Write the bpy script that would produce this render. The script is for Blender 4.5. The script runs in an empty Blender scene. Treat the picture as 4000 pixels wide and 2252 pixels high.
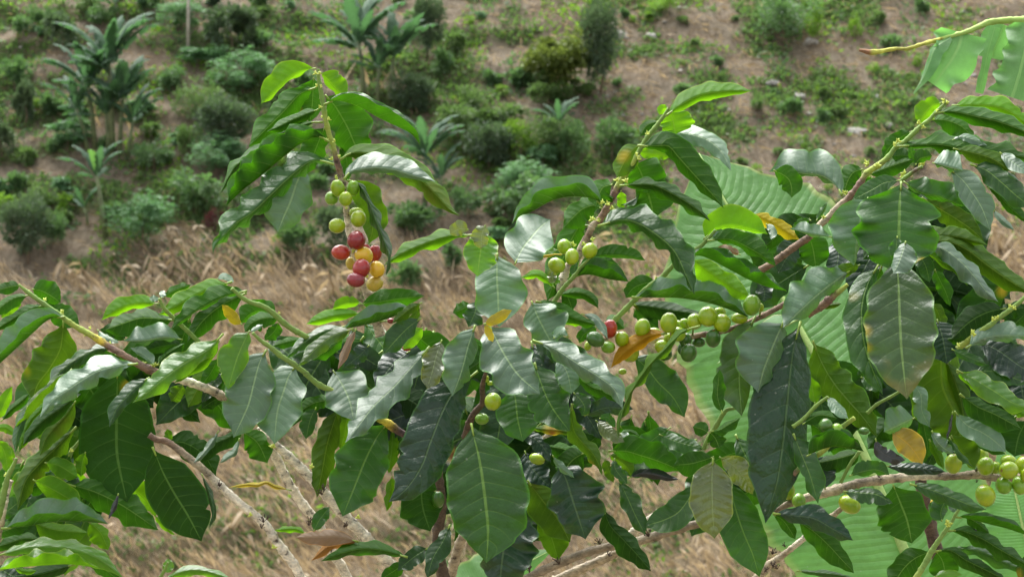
import bpy, math, random
import numpy as np
from mathutils import Vector, Matrix

random.seed(7)
rng = np.random.default_rng(7)
S = bpy.context.scene
COL = S.collection

# ------------------------------------------------------------------ camera
HFOV = math.radians(26.0)
PITCH = math.radians(-3.0)
CAM = Vector((0.0, 0.0, 1.6))
FWD = Vector((0, math.cos(PITCH), math.sin(PITCH)))
UPV = Vector((0, -math.sin(PITCH), math.cos(PITCH)))
TANH = math.tan(HFOV / 2)
cam_d = bpy.data.cameras.new('camera')
cam = bpy.data.objects.new('camera', cam_d)
COL.objects.link(cam)
cam.location = CAM
cam.rotation_euler = (math.radians(90) + PITCH, 0, 0)
cam_d.sensor_width = 36
cam_d.angle = HFOV
cam_d.clip_start = 0.05
cam_d.clip_end = 1500
cam_d.dof.use_dof = True
cam_d.dof.focus_distance = 2.55
cam_d.dof.aperture_fstop = 20
S.camera = cam

# ------------------------------------------------------------------ sky, sun, exposure
SUN_EL, SUN_AZ = math.radians(62), math.radians(-25)   # azimuth measured from +Y towards +X
w = bpy.data.worlds.new('World')
S.world = w
w.use_nodes = True
nt = w.node_tree
bg = nt.nodes['Background']
sky = nt.nodes.new('ShaderNodeTexSky')
sky.sky_type = 'NISHITA'
sky.sun_disc = False
sky.sun_elevation = SUN_EL
sky.sun_rotation = SUN_AZ
sky.dust_density = 4.0
sky.air_density = 1.0
hs = nt.nodes.new('ShaderNodeHueSaturation')
hs.inputs['Saturation'].default_value = 0.16          # high overcast: the blue is veiled
nt.links.new(sky.outputs[0], hs.inputs['Color'])
nt.links.new(hs.outputs[0], bg.inputs['Color'])
bg.inputs['Strength'].default_value = 0.12
sd = bpy.data.lights.new('sun', 'SUN')
sd.energy = 2.1
sd.angle = math.radians(50)
sd.color = (1.0, 0.97, 0.92)
so = bpy.data.objects.new('sun', sd)
COL.objects.link(so)
sdir = Vector((math.sin(SUN_AZ) * math.cos(SUN_EL), math.cos(SUN_AZ) * math.cos(SUN_EL), math.sin(SUN_EL)))
so.rotation_euler = sdir.to_track_quat('Z', 'Y').to_euler()
so.location = (0, 0, 30)
S.view_settings.view_transform = 'Standard'
S.view_settings.look = 'None'
S.view_settings.gamma = 1
S.view_settings.use_curve_mapping = False
S.view_settings.exposure = 1.68
S.cycles.max_bounces = 8
S.cycles.transparent_max_bounces = 4

# ------------------------------------------------------------------ helpers
CROPS = {'F': (0, 0, 4000), 'X': (0, 0, 2575), 'A': (800, 200, 1000), 'B': (800, 700, 1000), 'C': (1700, 300, 1000),
         'D': (1700, 800, 1000), 'E': (1700, 1200, 1000), 'G': (1700, 1689, 1000), 'H': (2500, 700, 1000),
         'I': (2500, 1200, 1000), 'J': (2500, 1689, 1000), 'K': (3000, 300, 1000), 'M': (3000, 800, 1000),
         'N': (3000, 1200, 1000), 'P': (3000, 1689, 1000), 'Q': (0, 1000, 1000), 'R': (0, 1689, 1000),
         'S': (800, 1200, 1000), 'T': (800, 1689, 1000), 'Z1': (2350, 450, 650), 'Z2': (3350, 560, 650),
         'Z3': (2050, 1550, 650), 'Z4': (3350, 1480, 650), 'Z5': (0, 1400, 650), 'Y': (3300, 0, 700),
         'O': (0, 0, 1000), 'V': (0, 500, 1000), 'W': (1000, 0, 1000), 'U0': (1700, 0, 1000), 'U1': (2600, 0, 1000), 'U2': (1500, 400, 1000)}
D0 = 2.6                      # metres from the camera to the coffee trees
FPX = 2000 / TANH             # focal length in the photograph's pixels


def nat(crop, x, y):
    ox, oy, wd = CROPS[crop]
    k = wd / 2575.0
    return ox + x * k, oy + y * k


def kscale(crop):
    return CROPS[crop][2] / 2575.0


def ray(px, py):
    x = (px - 2000) / FPX
    y = -(py - 1126) / FPX
    return Vector((x, 0, 0)) + FWD + UPV * y


def at(px, py, d):
    return CAM + ray(px, py) * d


FW = np.array(FWD); UW = np.array(UPV); CW = np.array(CAM)


def at_np(px, py, d):
    x = (px - 2000) / FPX
    y = -(py - 1126) / FPX
    r = np.stack([x, np.zeros_like(x), np.zeros_like(x)], -1) + FW + UW * y[..., None]
    return CW + r * d[..., None]


def tag(o, label=None, cat=None, group=None, kind=None):
    if label: o['label'] = label
    if cat: o['category'] = cat
    if group: o['group'] = group
    if kind: o['kind'] = kind
    return o


WLOC = {}


def link(name, data, parent=None, loc=(0, 0, 0)):
    """link an object whose world location is loc under parent (parents carry no rotation or scale)"""
    o = bpy.data.objects.new(name, data)
    COL.objects.link(o)
    loc = Vector(loc)
    if parent is not None:
        o.parent = parent
        o.location = loc - WLOC[parent.name]
    else:
        o.location = loc
    WLOC[o.name] = loc
    return o


def mesh_np(name, verts, faces, mats, smooth=True, uv=None, midx=None, colors=None):
    """faces: list of tuples, or (n,4)/(n,3) array"""
    me = bpy.data.meshes.new(name)
    verts = np.asarray(verts, dtype=np.float32)
    if isinstance(faces, np.ndarray):
        n, k = faces.shape
        me.vertices.add(len(verts))
        me.vertices.foreach_set('co', verts.ravel())
        me.loops.add(n * k)
        me.loops.foreach_set('vertex_index', faces.astype(np.int32).ravel())
        me.polygons.add(n)
        me.polygons.foreach_set('loop_start', np.arange(0, n * k, k, dtype=np.int32))
        me.polygons.foreach_set('loop_total', np.full(n, k, dtype=np.int32))
        me.update(calc_edges=True)
    else:
        me.from_pydata([tuple(v) for v in verts], [], faces)
    for m in mats:
        me.materials.append(m)
    npoly = len(me.polygons)
    me.polygons.foreach_set('use_smooth', np.full(npoly, smooth, dtype=bool))
    if midx is not None:
        me.polygons.foreach_set('material_index', np.asarray(midx, dtype=np.int32))
    if uv is not None:
        lay = me.uv_layers.new(name='UVMap')
        idx = np.zeros(len(me.loops), dtype=np.int32)
        me.loops.foreach_get('vertex_index', idx)
        lay.data.foreach_set('uv', np.asarray(uv, dtype=np.float32)[idx].ravel())
    if colors is not None:
        ca = me.color_attributes.new('tint', 'FLOAT_COLOR', 'POINT')
        c4 = np.ones((len(verts), 4), dtype=np.float32)
        c4[:, :3] = colors
        ca.data.foreach_set('color', c4.ravel())
    me.validate()
    me.update()
    return me


def spline(P, n):
    """Catmull-Rom through P (k,dim) sampled at n even parameters by chord length"""
    P = np.asarray(P, float)
    if len(P) == 2:
        t = np.linspace(0, 1, n)[:, None]
        return P[0] * (1 - t) + P[1] * t
    seg = np.linalg.norm(np.diff(P[:, :2], axis=0), axis=1) + 1e-6
    cum = np.concatenate([[0], np.cumsum(seg)])
    cum /= cum[-1]
    E = np.vstack([2 * P[0] - P[1], P, 2 * P[-1] - P[-2]])
    out = []
    for t in np.linspace(0, 1, n):
        i = min(max(np.searchsorted(cum, t, side='right') - 1, 0), len(P) - 2)
        s = (t - cum[i]) / (cum[i + 1] - cum[i] + 1e-9)
        p0, p1, p2, p3 = E[i], E[i + 1], E[i + 2], E[i + 3]
        out.append(0.5 * ((2 * p1) + (p2 - p0) * s + (2 * p0 - 5 * p1 + 4 * p2 - p3) * s * s + (3 * p1 - p0 - 3 * p2 + p3) * s ** 3))
    return np.array(out)


def tube_np(pts, rad, sides=8, wob=0.0, cols=None):
    """world points (n,3), radii (n) -> verts, quads (capped with end fans collapsed)"""
    pts = np.asarray(pts, float); n = len(pts)
    tan = np.gradient(pts, axis=0)
    tan /= np.linalg.norm(tan, axis=1)[:, None] + 1e-9
    ref = np.array([0.13, 1.0, 0.21])
    a = np.cross(tan, ref); a /= np.linalg.norm(a, axis=1)[:, None] + 1e-9
    b = np.cross(tan, a)
    ang = np.linspace(0, 2 * np.pi, sides, endpoint=False)
    rr = np.asarray(rad)[:, None] * (1 + wob * rng.standard_normal((n, sides)))
    V = pts[:, None, :] + (a[:, None, :] * np.cos(ang)[None, :, None] + b[:, None, :] * np.sin(ang)[None, :, None]) * rr[..., None]
    V = V.reshape(-1, 3)
    i = np.arange(n - 1)[:, None] * sides
    j = np.arange(sides)[None, :]; j2 = (j + 1) % sides
    Fq = np.stack([i + j, i + j2, i + sides + j2, i + sides + j], -1).reshape(-1, 4)
    # end caps: pinch with a centre vertex
    V = np.vstack([V, pts[0], pts[-1]])
    c0, c1 = n * sides, n * sides + 1
    e = (n - 1) * sides
    caps = []
    for q in range(sides):
        q2 = (q + 1) % sides
        caps.append((c0, q2, q, q)); caps.append((c1, e + q, e + q2, e + q2))
    faces = [tuple(f) for f in Fq] + [tuple(dict.fromkeys(f)) for f in caps]
    C = None
    if cols is not None:
        C = np.repeat(np.asarray(cols), sides, axis=0)
        C = np.vstack([C, cols[0], cols[-1]])
    return V, faces, C


# ------------------------------------------------------------------ materials
def new_mat(name):
    m = bpy.data.materials.new(name)
    m.use_nodes = True
    nt = m.node_tree
    for n in list(nt.nodes):
        nt.nodes.remove(n)
    out = nt.nodes.new('ShaderNodeOutputMaterial')
    return m, nt, out


class NB:
    """tiny node-building helper"""
    def __init__(s, nt): s.nt = nt
    def n(s, t, **kw):
        x = s.nt.nodes.new(t)
        for k, v in kw.items(): setattr(x, k, v)
        return x
    def l(s, a, b): s.nt.links.new(a, b)
    def math(s, op, a, b=None, c=None, clamp=False):
        x = s.n('ShaderNodeMath', operation=op); x.use_clamp = clamp
        for i, v in enumerate((a, b, c)):
            if v is None: continue
            if isinstance(v, (int, float)): x.inputs[i].default_value = v
            else: s.l(v, x.inputs[i])
        return x.outputs[0]
    def mix(s, f, a, b, mode='MIX'):
        x = s.n('ShaderNodeMix', data_type='RGBA', blend_type=mode)
        for key, v in ((0, f), (6, a), (7, b)):
            if isinstance(v, (int, float)): x.inputs[key].default_value = v
            elif isinstance(v, tuple): x.inputs[key].default_value = (*v, 1) if len(v) == 3 else v
            else: s.l(v, x.inputs[key])
        return x.outputs[2]
    def noise(s, scale, vec=None, detail=3, rough=0.55):
        x = s.n('ShaderNodeTexNoise'); x.inputs['Scale'].default_value = scale
        x.inputs['Detail'].default_value = detail; x.inputs['Roughness'].default_value = rough
        if vec is not None: s.l(vec, x.inputs['Vector'])
        return x.outputs['Fac']
    def ramp(s, f, stops):
        x = s.n('ShaderNodeValToRGB')
        el = x.color_ramp.elements
        while len(el) < len(stops): el.new(0.5)
        for e, (p, c) in zip(el, stops):
            e.position = p; e.color = (*c, 1) if len(c) == 3 else c
        s.l(f, x.inputs[0])
        return x.outputs[0]
    def step(s, x, a, b):
        y = s.n('ShaderNodeMapRange', interpolation_type='SMOOTHSTEP')
        s.l(x, y.inputs[0]); y.inputs[1].default_value = a; y.inputs[2].default_value = b
        return y.outputs[0]


def leaf_mat(name, up, under, trans, vein, tfac=0.42, rough=0.36, rim=None, nveins=9, spots=0.0, spotcol=(0.25, 0.11, 0.02), blot=None, bump=0.6, spec=0.5, sweep=0.13, coat=0.0):
    m, nt, out = new_mat(name)
    b = NB(nt)
    uv = b.n('ShaderNodeUVMap'); uv.uv_map = 'UVMap'
    sp = b.n('ShaderNodeSeparateXYZ'); b.l(uv.outputs[0], sp.inputs[0])
    au = b.math('ABSOLUTE', b.math('MULTIPLY', b.math('SUBTRACT', sp.outputs[0], 0.5), 2.0))
    v = sp.outputs[1]
    nq = b.noise(9, b.n('ShaderNodeNewGeometry').outputs['Position'], 2)
    ph = b.math('MULTIPLY', b.math('SUBTRACT', b.math('ADD', v, b.math('MULTIPLY', b.math('SUBTRACT', nq, 0.5), 0.07 if nveins < 20 else 0.03)), b.math('MULTIPLY', b.math('POWER', au, 1.25), sweep)), float(nveins))
    fr = b.math('ABSOLUTE', b.math('SUBTRACT', b.math('FRACT', ph), 0.5))          # 0 on the vein
    lat = b.math('SUBTRACT', 1.0, b.step(fr, 0.012, 0.06))
    lat = b.math('MULTIPLY', lat, b.math('SUBTRACT', 1.0, b.math('MULTIPLY', au, 0.8)))
    midw = b.math('SUBTRACT', 1.0, b.step(au, 0.022, 0.05))
    edge = b.step(au, 0.91, 0.985)
    oi = b.n('ShaderNodeObjectInfo')
    at_ = b.n('ShaderNodeAttribute'); at_.attribute_name = 'tint'
    lsp = b.n('ShaderNodeSeparateColor'); b.l(at_.outputs['Color'], lsp.inputs[0])
    leng = lsp.outputs[0]                      # leaf length / 0.2 m
    geo = b.n('ShaderNodeNewGeometry')
    vadd = b.n('ShaderNodeVectorMath', operation='ADD'); b.l(geo.outputs['Position'], vadd.inputs[0])
    cmb = b.n('ShaderNodeCombineXYZ'); b.l(b.math('MULTIPLY', oi.outputs['Random'], 37.0), cmb.inputs[0])
    b.l(cmb.outputs[0], vadd.inputs[1])
    pos = vadd.outputs[0]
    n1 = b.noise(28, pos, 4)
    n2 = b.noise(160, pos, 2)
    var = b.math('ADD', b.math('MULTIPLY', n1, 0.7), b.math('ADD', b.math('MULTIPLY', n2, 0.25), b.math('MULTIPLY', oi.outputs['Random'], 0.45)))
    vr = b.n('ShaderNodeMapRange'); b.l(var, vr.inputs[0]); vr.inputs[1].default_value = 0.3; vr.inputs[2].default_value = 1.1
    vr.inputs[3].default_value = 0.65; vr.inputs[4].default_value = 1.4
    def varied(c):
        x = b.n('ShaderNodeVectorMath', operation='SCALE'); x.inputs[0].default_value = c
        b.l(vr.outputs[0], x.inputs['Scale']); return x.outputs[0]
    rimc = rim or tuple(min(1, 2.6 * c) for c in under)
    upc = b.mix(b.math('MULTIPLY', lat, 0.35), varied(up), vein)
    upc = b.mix(b.math('MULTIPLY', midw, 0.85), upc, vein)
    upc = b.mix(b.math('MULTIPLY', edge, 0.8), upc, rimc)
    unc = b.mix(b.math('MULTIPLY', lat, 0.5), varied(under), vein)
    unc = b.mix(b.math('MULTIPLY', midw, 0.9), unc, vein)
    unc = b.mix(b.math('MULTIPLY', edge, 0.8), unc, rimc)
    trc = b.mix(b.math('MULTIPLY', b.math('MAXIMUM', lat, midw), 0.45), varied(trans), tuple(0.5 * c for c in trans))
    if spots > 0 or blot:
        vo = b.n('ShaderNodeTexVoronoi'); vo.inputs['Scale'].default_value = 22; b.l(pos, vo.inputs['Vector'])
        ssp = b.n('ShaderNodeSeparateColor'); b.l(vo.outputs['Color'], ssp.inputs[0])
        rs = b.math('LESS_THAN', ssp.outputs[0], spots)
        halo = b.math('MULTIPLY', b.math('SUBTRACT', 1.0, b.step(vo.outputs['Distance'], 0.10, 0.34)), rs)
        core = b.math('MULTIPLY', b.math('SUBTRACT', 1.0, b.step(vo.outputs['Distance'], 0.05, 0.16)), rs)
        yel = (0.42, 0.30, 0.02)
        if blot:
            bl = b.step(b.noise(14, pos, 3), 0.58, 0.74)
            upc = b.mix(bl, upc, blot); unc = b.mix(bl, unc, blot); trc = b.mix(bl, trc, blot)
        upc = b.mix(b.math('MULTIPLY', halo, 0.7), upc, yel); unc = b.mix(b.math('MULTIPLY', halo, 0.7), unc, yel)
        upc = b.mix(core, upc, spotcol); unc = b.mix(core, unc, spotcol)
        trc = b.mix(b.math('MULTIPLY', halo, 0.7), trc, yel); trc = b.mix(core, trc, tuple(0.4 * c for c in spotcol))
    # fine dust specks
    dv = b.n('ShaderNodeTexVoronoi'); dv.inputs['Scale'].default_value = 130; b.l(pos, dv.inputs['Vector'])
    dsp = b.n('ShaderNodeSeparateColor'); b.l(dv.outputs['Color'], dsp.inputs[0])
    dust = b.math('MULTIPLY', b.math('LESS_THAN', dv.outputs['Distance'], 0.16), b.math('LESS_THAN', dsp.outputs[1], 0.05))
    upc = b.mix(b.math('MULTIPLY', dust, 0.28), upc, (0.45, 0.45, 0.4))
    col = b.mix(geo.outputs['Backfacing'], upc, unc)
    # relief: puffed between the sunken veins
    puff = b.math('MULTIPLY', b.math('POWER', b.math('MULTIPLY', fr, 2.0), 0.7), b.math('MULTIPLY', b.math('SUBTRACT', 1.0, b.math('MULTIPLY', au, 0.55)), 0.0020 if nveins < 20 else 0.0006))
    hgt = b.math('ADD', puff, b.math('MULTIPLY', b.math('SUBTRACT', n1, 0.5), 0.009 if nveins < 20 else 0.0012))
    hgt = b.math('MULTIPLY', b.math('ADD', hgt, b.math('MULTIPLY', midw, -0.001)), leng)
    hgt = b.math('ADD', hgt, b.math('MULTIPLY', n2, 0.0005))
    bp = b.n('ShaderNodeBump'); bp.inputs['Strength'].default_value = bump; bp.inputs['Distance'].default_value = 1.0
    b.l(hgt, bp.inputs['Height'])
    pr = b.n('ShaderNodeBsdfPrincipled')
    b.l(col, pr.inputs['Base Color'])
    rg = b.n('ShaderNodeMapRange'); b.l(geo.outputs['Backfacing'], rg.inputs[0]); rg.inputs[3].default_value = rough; rg.inputs[4].default_value = 0.62
    b.l(b.math('ADD', rg.outputs[0], b.math('MULTIPLY', b.math('SUBTRACT', n1, 0.5), 0.25)), pr.inputs['Roughness'])
    sg = b.n('ShaderNodeMapRange'); b.l(geo.outputs['Backfacing'], sg.inputs[0]); sg.inputs[3].default_value = spec; sg.inputs[4].default_value = 0.16
    b.l(sg.outputs[0], pr.inputs['Specular IOR Level'])
    b.l(bp.outputs[0], pr.inputs['Normal'])
    if coat:
        pr.inputs['Coat Weight'].default_value = coat
        pr.inputs['Coat Roughness'].default_value = 0.3
    tr = b.n('ShaderNodeBsdfTranslucent'); b.l(trc, tr.inputs['Color'])
    mx = b.n('ShaderNodeMixShader'); mx.inputs[0].default_value = tfac
    b.l(pr.outputs[0], mx.inputs[1]); b.l(tr.outputs[0], mx.inputs[2])
    b.l(mx.outputs[0], out.inputs[0])
    return m


LM = {
    'g': leaf_mat('leaf_mature', (0.020, 0.068, 0.012), (0.022, 0.078, 0.005), (0.052, 0.20, 0.003), (0.15, 0.28, 0.05), tfac=0.34, rough=0.38, spec=0.45, spots=0.04),
    'd': leaf_mat('leaf_shaded', (0.013, 0.046, 0.011), (0.013, 0.050, 0.005), (0.030, 0.11, 0.003), (0.09, 0.19, 0.035), tfac=0.30, rough=0.36, spec=0.45, spots=0.05),  # darker copy of the mature leaf, shade put into the colour
    'b': leaf_mat('leaf_young', (0.045, 0.150, 0.015), (0.055, 0.165, 0.008), (0.20, 0.47, 0.006), (0.19, 0.36, 0.04), tfac=0.44, rough=0.34, rim=(0.26, 0.38, 0.04), spec=0.6),
    'p': leaf_mat('leaf_sky_sheen', (0.072, 0.142, 0.080), (0.026, 0.09, 0.008), (0.08, 0.26, 0.006), (0.22, 0.34, 0.15), tfac=0.22, rough=0.46, spec=0.8, coat=0.15),  # paler copy of the mature leaf, sky sheen put into the colour
    'y': leaf_mat('leaf_yellow', (0.30, 0.24, 0.010), (0.31, 0.26, 0.012), (0.46, 0.38, 0.008), (0.48, 0.34, 0.03), tfac=0.40, spots=0.15),
    'o': leaf_mat('leaf_olive', (0.036, 0.086, 0.012), (0.042, 0.100, 0.008), (0.11, 0.25, 0.004), (0.17, 0.28, 0.03), tfac=0.34, spots=0.14, blot=(0.085, 0.12, 0.008)),
    'v': leaf_mat('leaf_dying', (0.31, 0.235, 0.04), (0.31, 0.24, 0.05), (0.50, 0.36, 0.02), (0.50, 0.30, 0.02), tfac=0.36, spots=0.35, spotcol=(0.10, 0.06, 0.035), blot=(0.20, 0.145, 0.09)),
    'a': leaf_mat('leaf_amber', (0.30, 0.16, 0.010), (0.30, 0.16, 0.010), (0.40, 0.21, 0.006), (0.50, 0.30, 0.02), tfac=0.40, spots=0.2),
    'n': leaf_mat('leaf_dead', (0.16, 0.115, 0.07), (0.24, 0.12, 0.03), (0.24, 0.11, 0.02), (0.32, 0.22, 0.11), tfac=0.25, rough=0.6, spots=0.2, spotcol=(0.05, 0.03, 0.02)),
    'k': leaf_mat('leaf_withered', (0.020, 0.024, 0.022), (0.025, 0.03, 0.02), (0.03, 0.04, 0.01), (0.05, 0.05, 0.04), tfac=0.1, rough=0.34),
    's': leaf_mat('leaf_bronze', (0.07, 0.105, 0.035), (0.09, 0.13, 0.025), (0.22, 0.29, 0.02), (0.20, 0.27, 0.11), tfac=0.30, rough=0.24, bump=1.0, spec=0.9),
    'B': leaf_mat('leaf_bluish_dark', (0.008, 0.032, 0.018), (0.014, 0.048, 0.008), (0.035, 0.11, 0.005), (0.07, 0.13, 0.05), tfac=0.22, rough=0.36, spec=0.5, bump=0.9),  # dark bluish leaf; deep in the crowns its tone stands in for shade
    'w': leaf_mat('leaf_blighted', (0.030, 0.078, 0.022), (0.034, 0.095, 0.008), (0.12, 0.27, 0.006), (0.18, 0.30, 0.08), tfac=0.30, rough=0.42, spec=0.65, spots=0.22, spotcol=(0.07, 0.04, 0.04), blot=(0.17, 0.145, 0.03)),
    'f': leaf_mat('leaf_banana', (0.098, 0.235, 0.078), (0.13, 0.28, 0.105), (0.17, 0.44, 0.085), (0.25, 0.46, 0.15), tfac=0.40, rough=0.44, nveins=64, bump=0.7, rim=(0.38, 0.40, 0.15), sweep=0.06, spec=0.5),
}


def simple_mat(name, col, rough=0.6, noise_scale=30, amt=0.4, bump=0.0, attr=False, spec=0.4, objvar=0.0, trans=None, tfac=0.3, sss=0.0):
    m, nt, out = new_mat(name)
    b = NB(nt)
    tc = b.n('ShaderNodeTexCoord')
    geo = b.n('ShaderNodeNewGeometry')
    n1 = b.noise(noise_scale, geo.outputs['Position'], 4)
    if attr:
        a = b.n('ShaderNodeAttribute'); a.attribute_name = 'tint'; base = a.outputs['Color']
    else:
        base = None
    mr = b.n('ShaderNodeMapRange'); b.l(n1, mr.inputs[0]); mr.inputs[1].default_value = 0.25; mr.inputs[2].default_value = 0.75
    mr.inputs[3].default_value = 1 - amt; mr.inputs[4].default_value = 1 + amt
    fac = mr.outputs[0]
    if objvar:
        oi = b.n('ShaderNodeObjectInfo')
        fac = b.math('MULTIPLY', fac, b.math('ADD', 1 - objvar / 2, b.math('MULTIPLY', oi.outputs['Random'], objvar)))
    x = b.n('ShaderNodeVectorMath', operation='SCALE')
    if base is not None: b.l(base, x.inputs[0])
    else: x.inputs[0].default_value = col
    b.l(fac, x.inputs['Scale'])
    pr = b.n('ShaderNodeBsdfPrincipled')
    b.l(x.outputs[0], pr.inputs['Base Color'])
    pr.inputs['Roughness'].default_value = rough
    pr.inputs['Specular IOR Level'].default_value = spec
    if bump:
        bp = b.n('ShaderNodeBump'); bp.inputs['Strength'].default_value = 0.6; bp.inputs['Distance'].default_value = bump
        b.l(n1, bp.inputs['Height']); b.l(bp.outputs[0], pr.inputs['Normal'])
    if trans:
        tr = b.n('ShaderNodeBsdfTranslucent'); tr.inputs['Color'].default_value = (*trans, 1)
        mx = b.n('ShaderNodeMixShader'); mx.inputs[0].default_value = tfac
        b.l(pr.outputs[0], mx.inputs[1]); b.l(tr.outputs[0], mx.inputs[2]); b.l(mx.outputs[0], out.inputs[0])
    else:
        b.l(pr.outputs[0], out.inputs[0])
    return m


def bark_mat():
    m, nt, out = new_mat('bark')
    b = NB(nt)
    geo = b.n('ShaderNodeNewGeometry')
    a = b.n('ShaderNodeAttribute'); a.attribute_name = 'tint'
    mp = b.n('ShaderNodeMapping'); b.l(geo.outputs['Position'], mp.inputs[0]); mp.inputs['Scale'].default_value = (0.55, 1, 1)
    n1 = b.noise(130, mp.outputs[0], 6, 0.7)
    n2 = b.noise(420, mp.outputs[0], 3, 0.6)
    ss = b.n('ShaderNodeSeparateColor'); b.l(a.outputs['Color'], ss.inputs[0])
    green = b.step(b.math('SUBTRACT', ss.outputs[1], ss.outputs[0]), 0.0, 0.12)   # young green wood is smooth
    amt = b.math('SUBTRACT', 1.0, b.math('MULTIPLY', green, 0.75))
    f = b.math('ADD', b.math('MULTIPLY', b.math('SUBTRACT', n1, 0.5), 3.2), b.math('MULTIPLY', b.math('SUBTRACT', n2, 0.5), 1.0))
    f = b.math('ADD', 1.0, b.math('MULTIPLY', f, amt))
    x = b.n('ShaderNodeVectorMath', operation='SCALE'); b.l(a.outputs['Color'], x.inputs[0]); b.l(b.math('MAXIMUM', f, 0.2), x.inputs['Scale'])
    crack = b.math('MULTIPLY', b.math('SUBTRACT', 1.0, b.step(n1, 0.33, 0.41)), amt)
    col = b.mix(b.math('MULTIPLY', crack, 0.8), x.outputs[0], (0.05, 0.03, 0.02))
    pr = b.n('ShaderNodeBsdfPrincipled'); b.l(col, pr.inputs['Base Color']); pr.inputs['Roughness'].default_value = 0.7
    bp = b.n('ShaderNodeBump'); bp.inputs['Strength'].default_value = 0.7; bp.inputs['Distance'].default_value = 0.004
    b.l(b.math('MULTIPLY', b.math('ADD', n1, b.math('MULTIPLY', n2, 0.4)), amt), bp.inputs['Height']); b.l(bp.outputs[0], pr.inputs['Normal'])
    b.l(pr.outputs[0], out.inputs[0])
    return m


BARK = bark_mat()
PETI = simple_mat('leaf_stalk', (0.19, 0.29, 0.04), 0.45, 60, 0.25)
BUDM = simple_mat('bud', (0.50, 0.60, 0.10), 0.5, 200, 0.25)
TWIGM = simple_mat('dry_twig', (0.055, 0.035, 0.025), 0.8, 200, 0.5)


def berry_mat(name, c1, c2, scale=55, blot=(0.5, 0.3, 0.05), bl=0.0):
    m, nt, out = new_mat(name)
    b = NB(nt)
    geo = b.n('ShaderNodeNewGeometry')
    tc = b.n('ShaderNodeTexCoord')
    n1 = b.noise(scale, geo.outputs['Position'], 3)
    n2 = b.noise(330, geo.outputs['Position'], 4, 0.7)
    col = b.mix(b.step(n1, 0.3, 0.7), c1, c2)
    if bl:
        col = b.mix(b.math('MULTIPLY', b.step(n2, 0.58, 0.72), bl), col, blot)
    oc = b.n('ShaderNodeSeparateXYZ'); b.l(tc.outputs['Object'], oc.inputs[0])
    rr = b.math('SQRT', b.math('ADD', b.math('POWER', oc.outputs[0], 2.0), b.math('POWER', oc.outputs[1], 2.0)))
    tip = b.math('MULTIPLY', b.math('GREATER_THAN', oc.outputs[2], 0.5), b.math('SUBTRACT', 1.0, b.step(rr, 0.12, 0.24)))
    col = b.mix(b.math('MULTIPLY', tip, 0.85), col, (0.17, 0.09, 0.03))
    pr = b.n('ShaderNodeBsdfPrincipled'); b.l(col, pr.inputs['Base Color'])
    pr.inputs['Roughness'].default_value = 0.30; pr.inputs['Specular IOR Level'].default_value = 0.55
    pr.inputs['Coat Weight'].default_value = 0.25; pr.inputs['Coat Roughness'].default_value = 0.12
    pr.inputs['Subsurface Weight'].default_value = 0.04; pr.inputs['Subsurface Radius'].default_value = (0.004, 0.004, 0.001)
    bp = b.n('ShaderNodeBump'); bp.inputs['Strength'].default_value = 0.25; bp.inputs['Distance'].default_value = 0.001
    b.l(n2, bp.inputs['Height']); b.l(bp.outputs[0], pr.inputs['Normal'])
    b.l(pr.outputs[0], out.inputs[0])
    return m


BM = {
    'v': berry_mat('cherry_lime', (0.32, 0.43, 0.006), (0.20, 0.36, 0.008), bl=0.15, blot=(0.55, 0.55, 0.12)),
    'g': berry_mat('cherry_green', (0.12, 0.29, 0.012), (0.19, 0.37, 0.016), bl=0.15, blot=(0.35, 0.45, 0.1)),
    'd': berry_mat('cherry_dark_green', (0.03, 0.11, 0.010), (0.06, 0.16, 0.014), bl=0.1, blot=(0.2, 0.2, 0.05)),
    'y': berry_mat('cherry_yellow', (0.70, 0.40, 0.015), (0.62, 0.46, 0.02), bl=0.2, blot=(0.8, 0.30, 0.03)),
    'u': berry_mat('cherry_olive', (0.55, 0.38, 0.05), (0.42, 0.36, 0.04), bl=0.5, blot=(0.25, 0.16, 0.04)),
    'r': berry_mat('cherry_red', (0.26, 0.008, 0.009), (0.34, 0.020, 0.014), bl=0.5, blot=(0.68, 0.30, 0.06)),
    'R': berry_mat('cherry_crimson', (0.18, 0.003, 0.007), (0.25, 0.008, 0.010), bl=0.35, blot=(0.55, 0.2, 0.06)),
    'm': berry_mat('cherry_maroon', (0.16, 0.008, 0.018), (0.26, 0.02, 0.03), bl=0.5, blot=(0.22, 0.15, 0.12)),
    'o': berry_mat('cherry_orange', (0.34, 0.014, 0.009), (0.42, 0.040, 0.014), bl=0.4, blot=(0.7, 0.36, 0.08)),
}
# ------------------------------------------------------------------ builders for the coffee trees
PT = np.array([0, .04, .1, .2, .32, .45, .58, .70, .80, .87, .93, .965, 1.0])
PW = np.array([.04, .22, .52, .82, .97, 1.02, 1.0, .92, .75, .52, .24, .10, 0.0])


def prof(t):
    tt = np.linspace(0, 1, 101)
    base = np.interp(tt, PT, PW)
    k = np.array([.25, .5, .25])
    sm = np.convolve(np.pad(base, 2, mode='edge'), np.convolve(k, k), mode='valid')
    sm[-1] = 0
    return np.interp(t, tt, sm)


KT = {'U': 0.50, 'L': 0.20, 'FA': 0.15, 'FB': 0.15}


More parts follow.
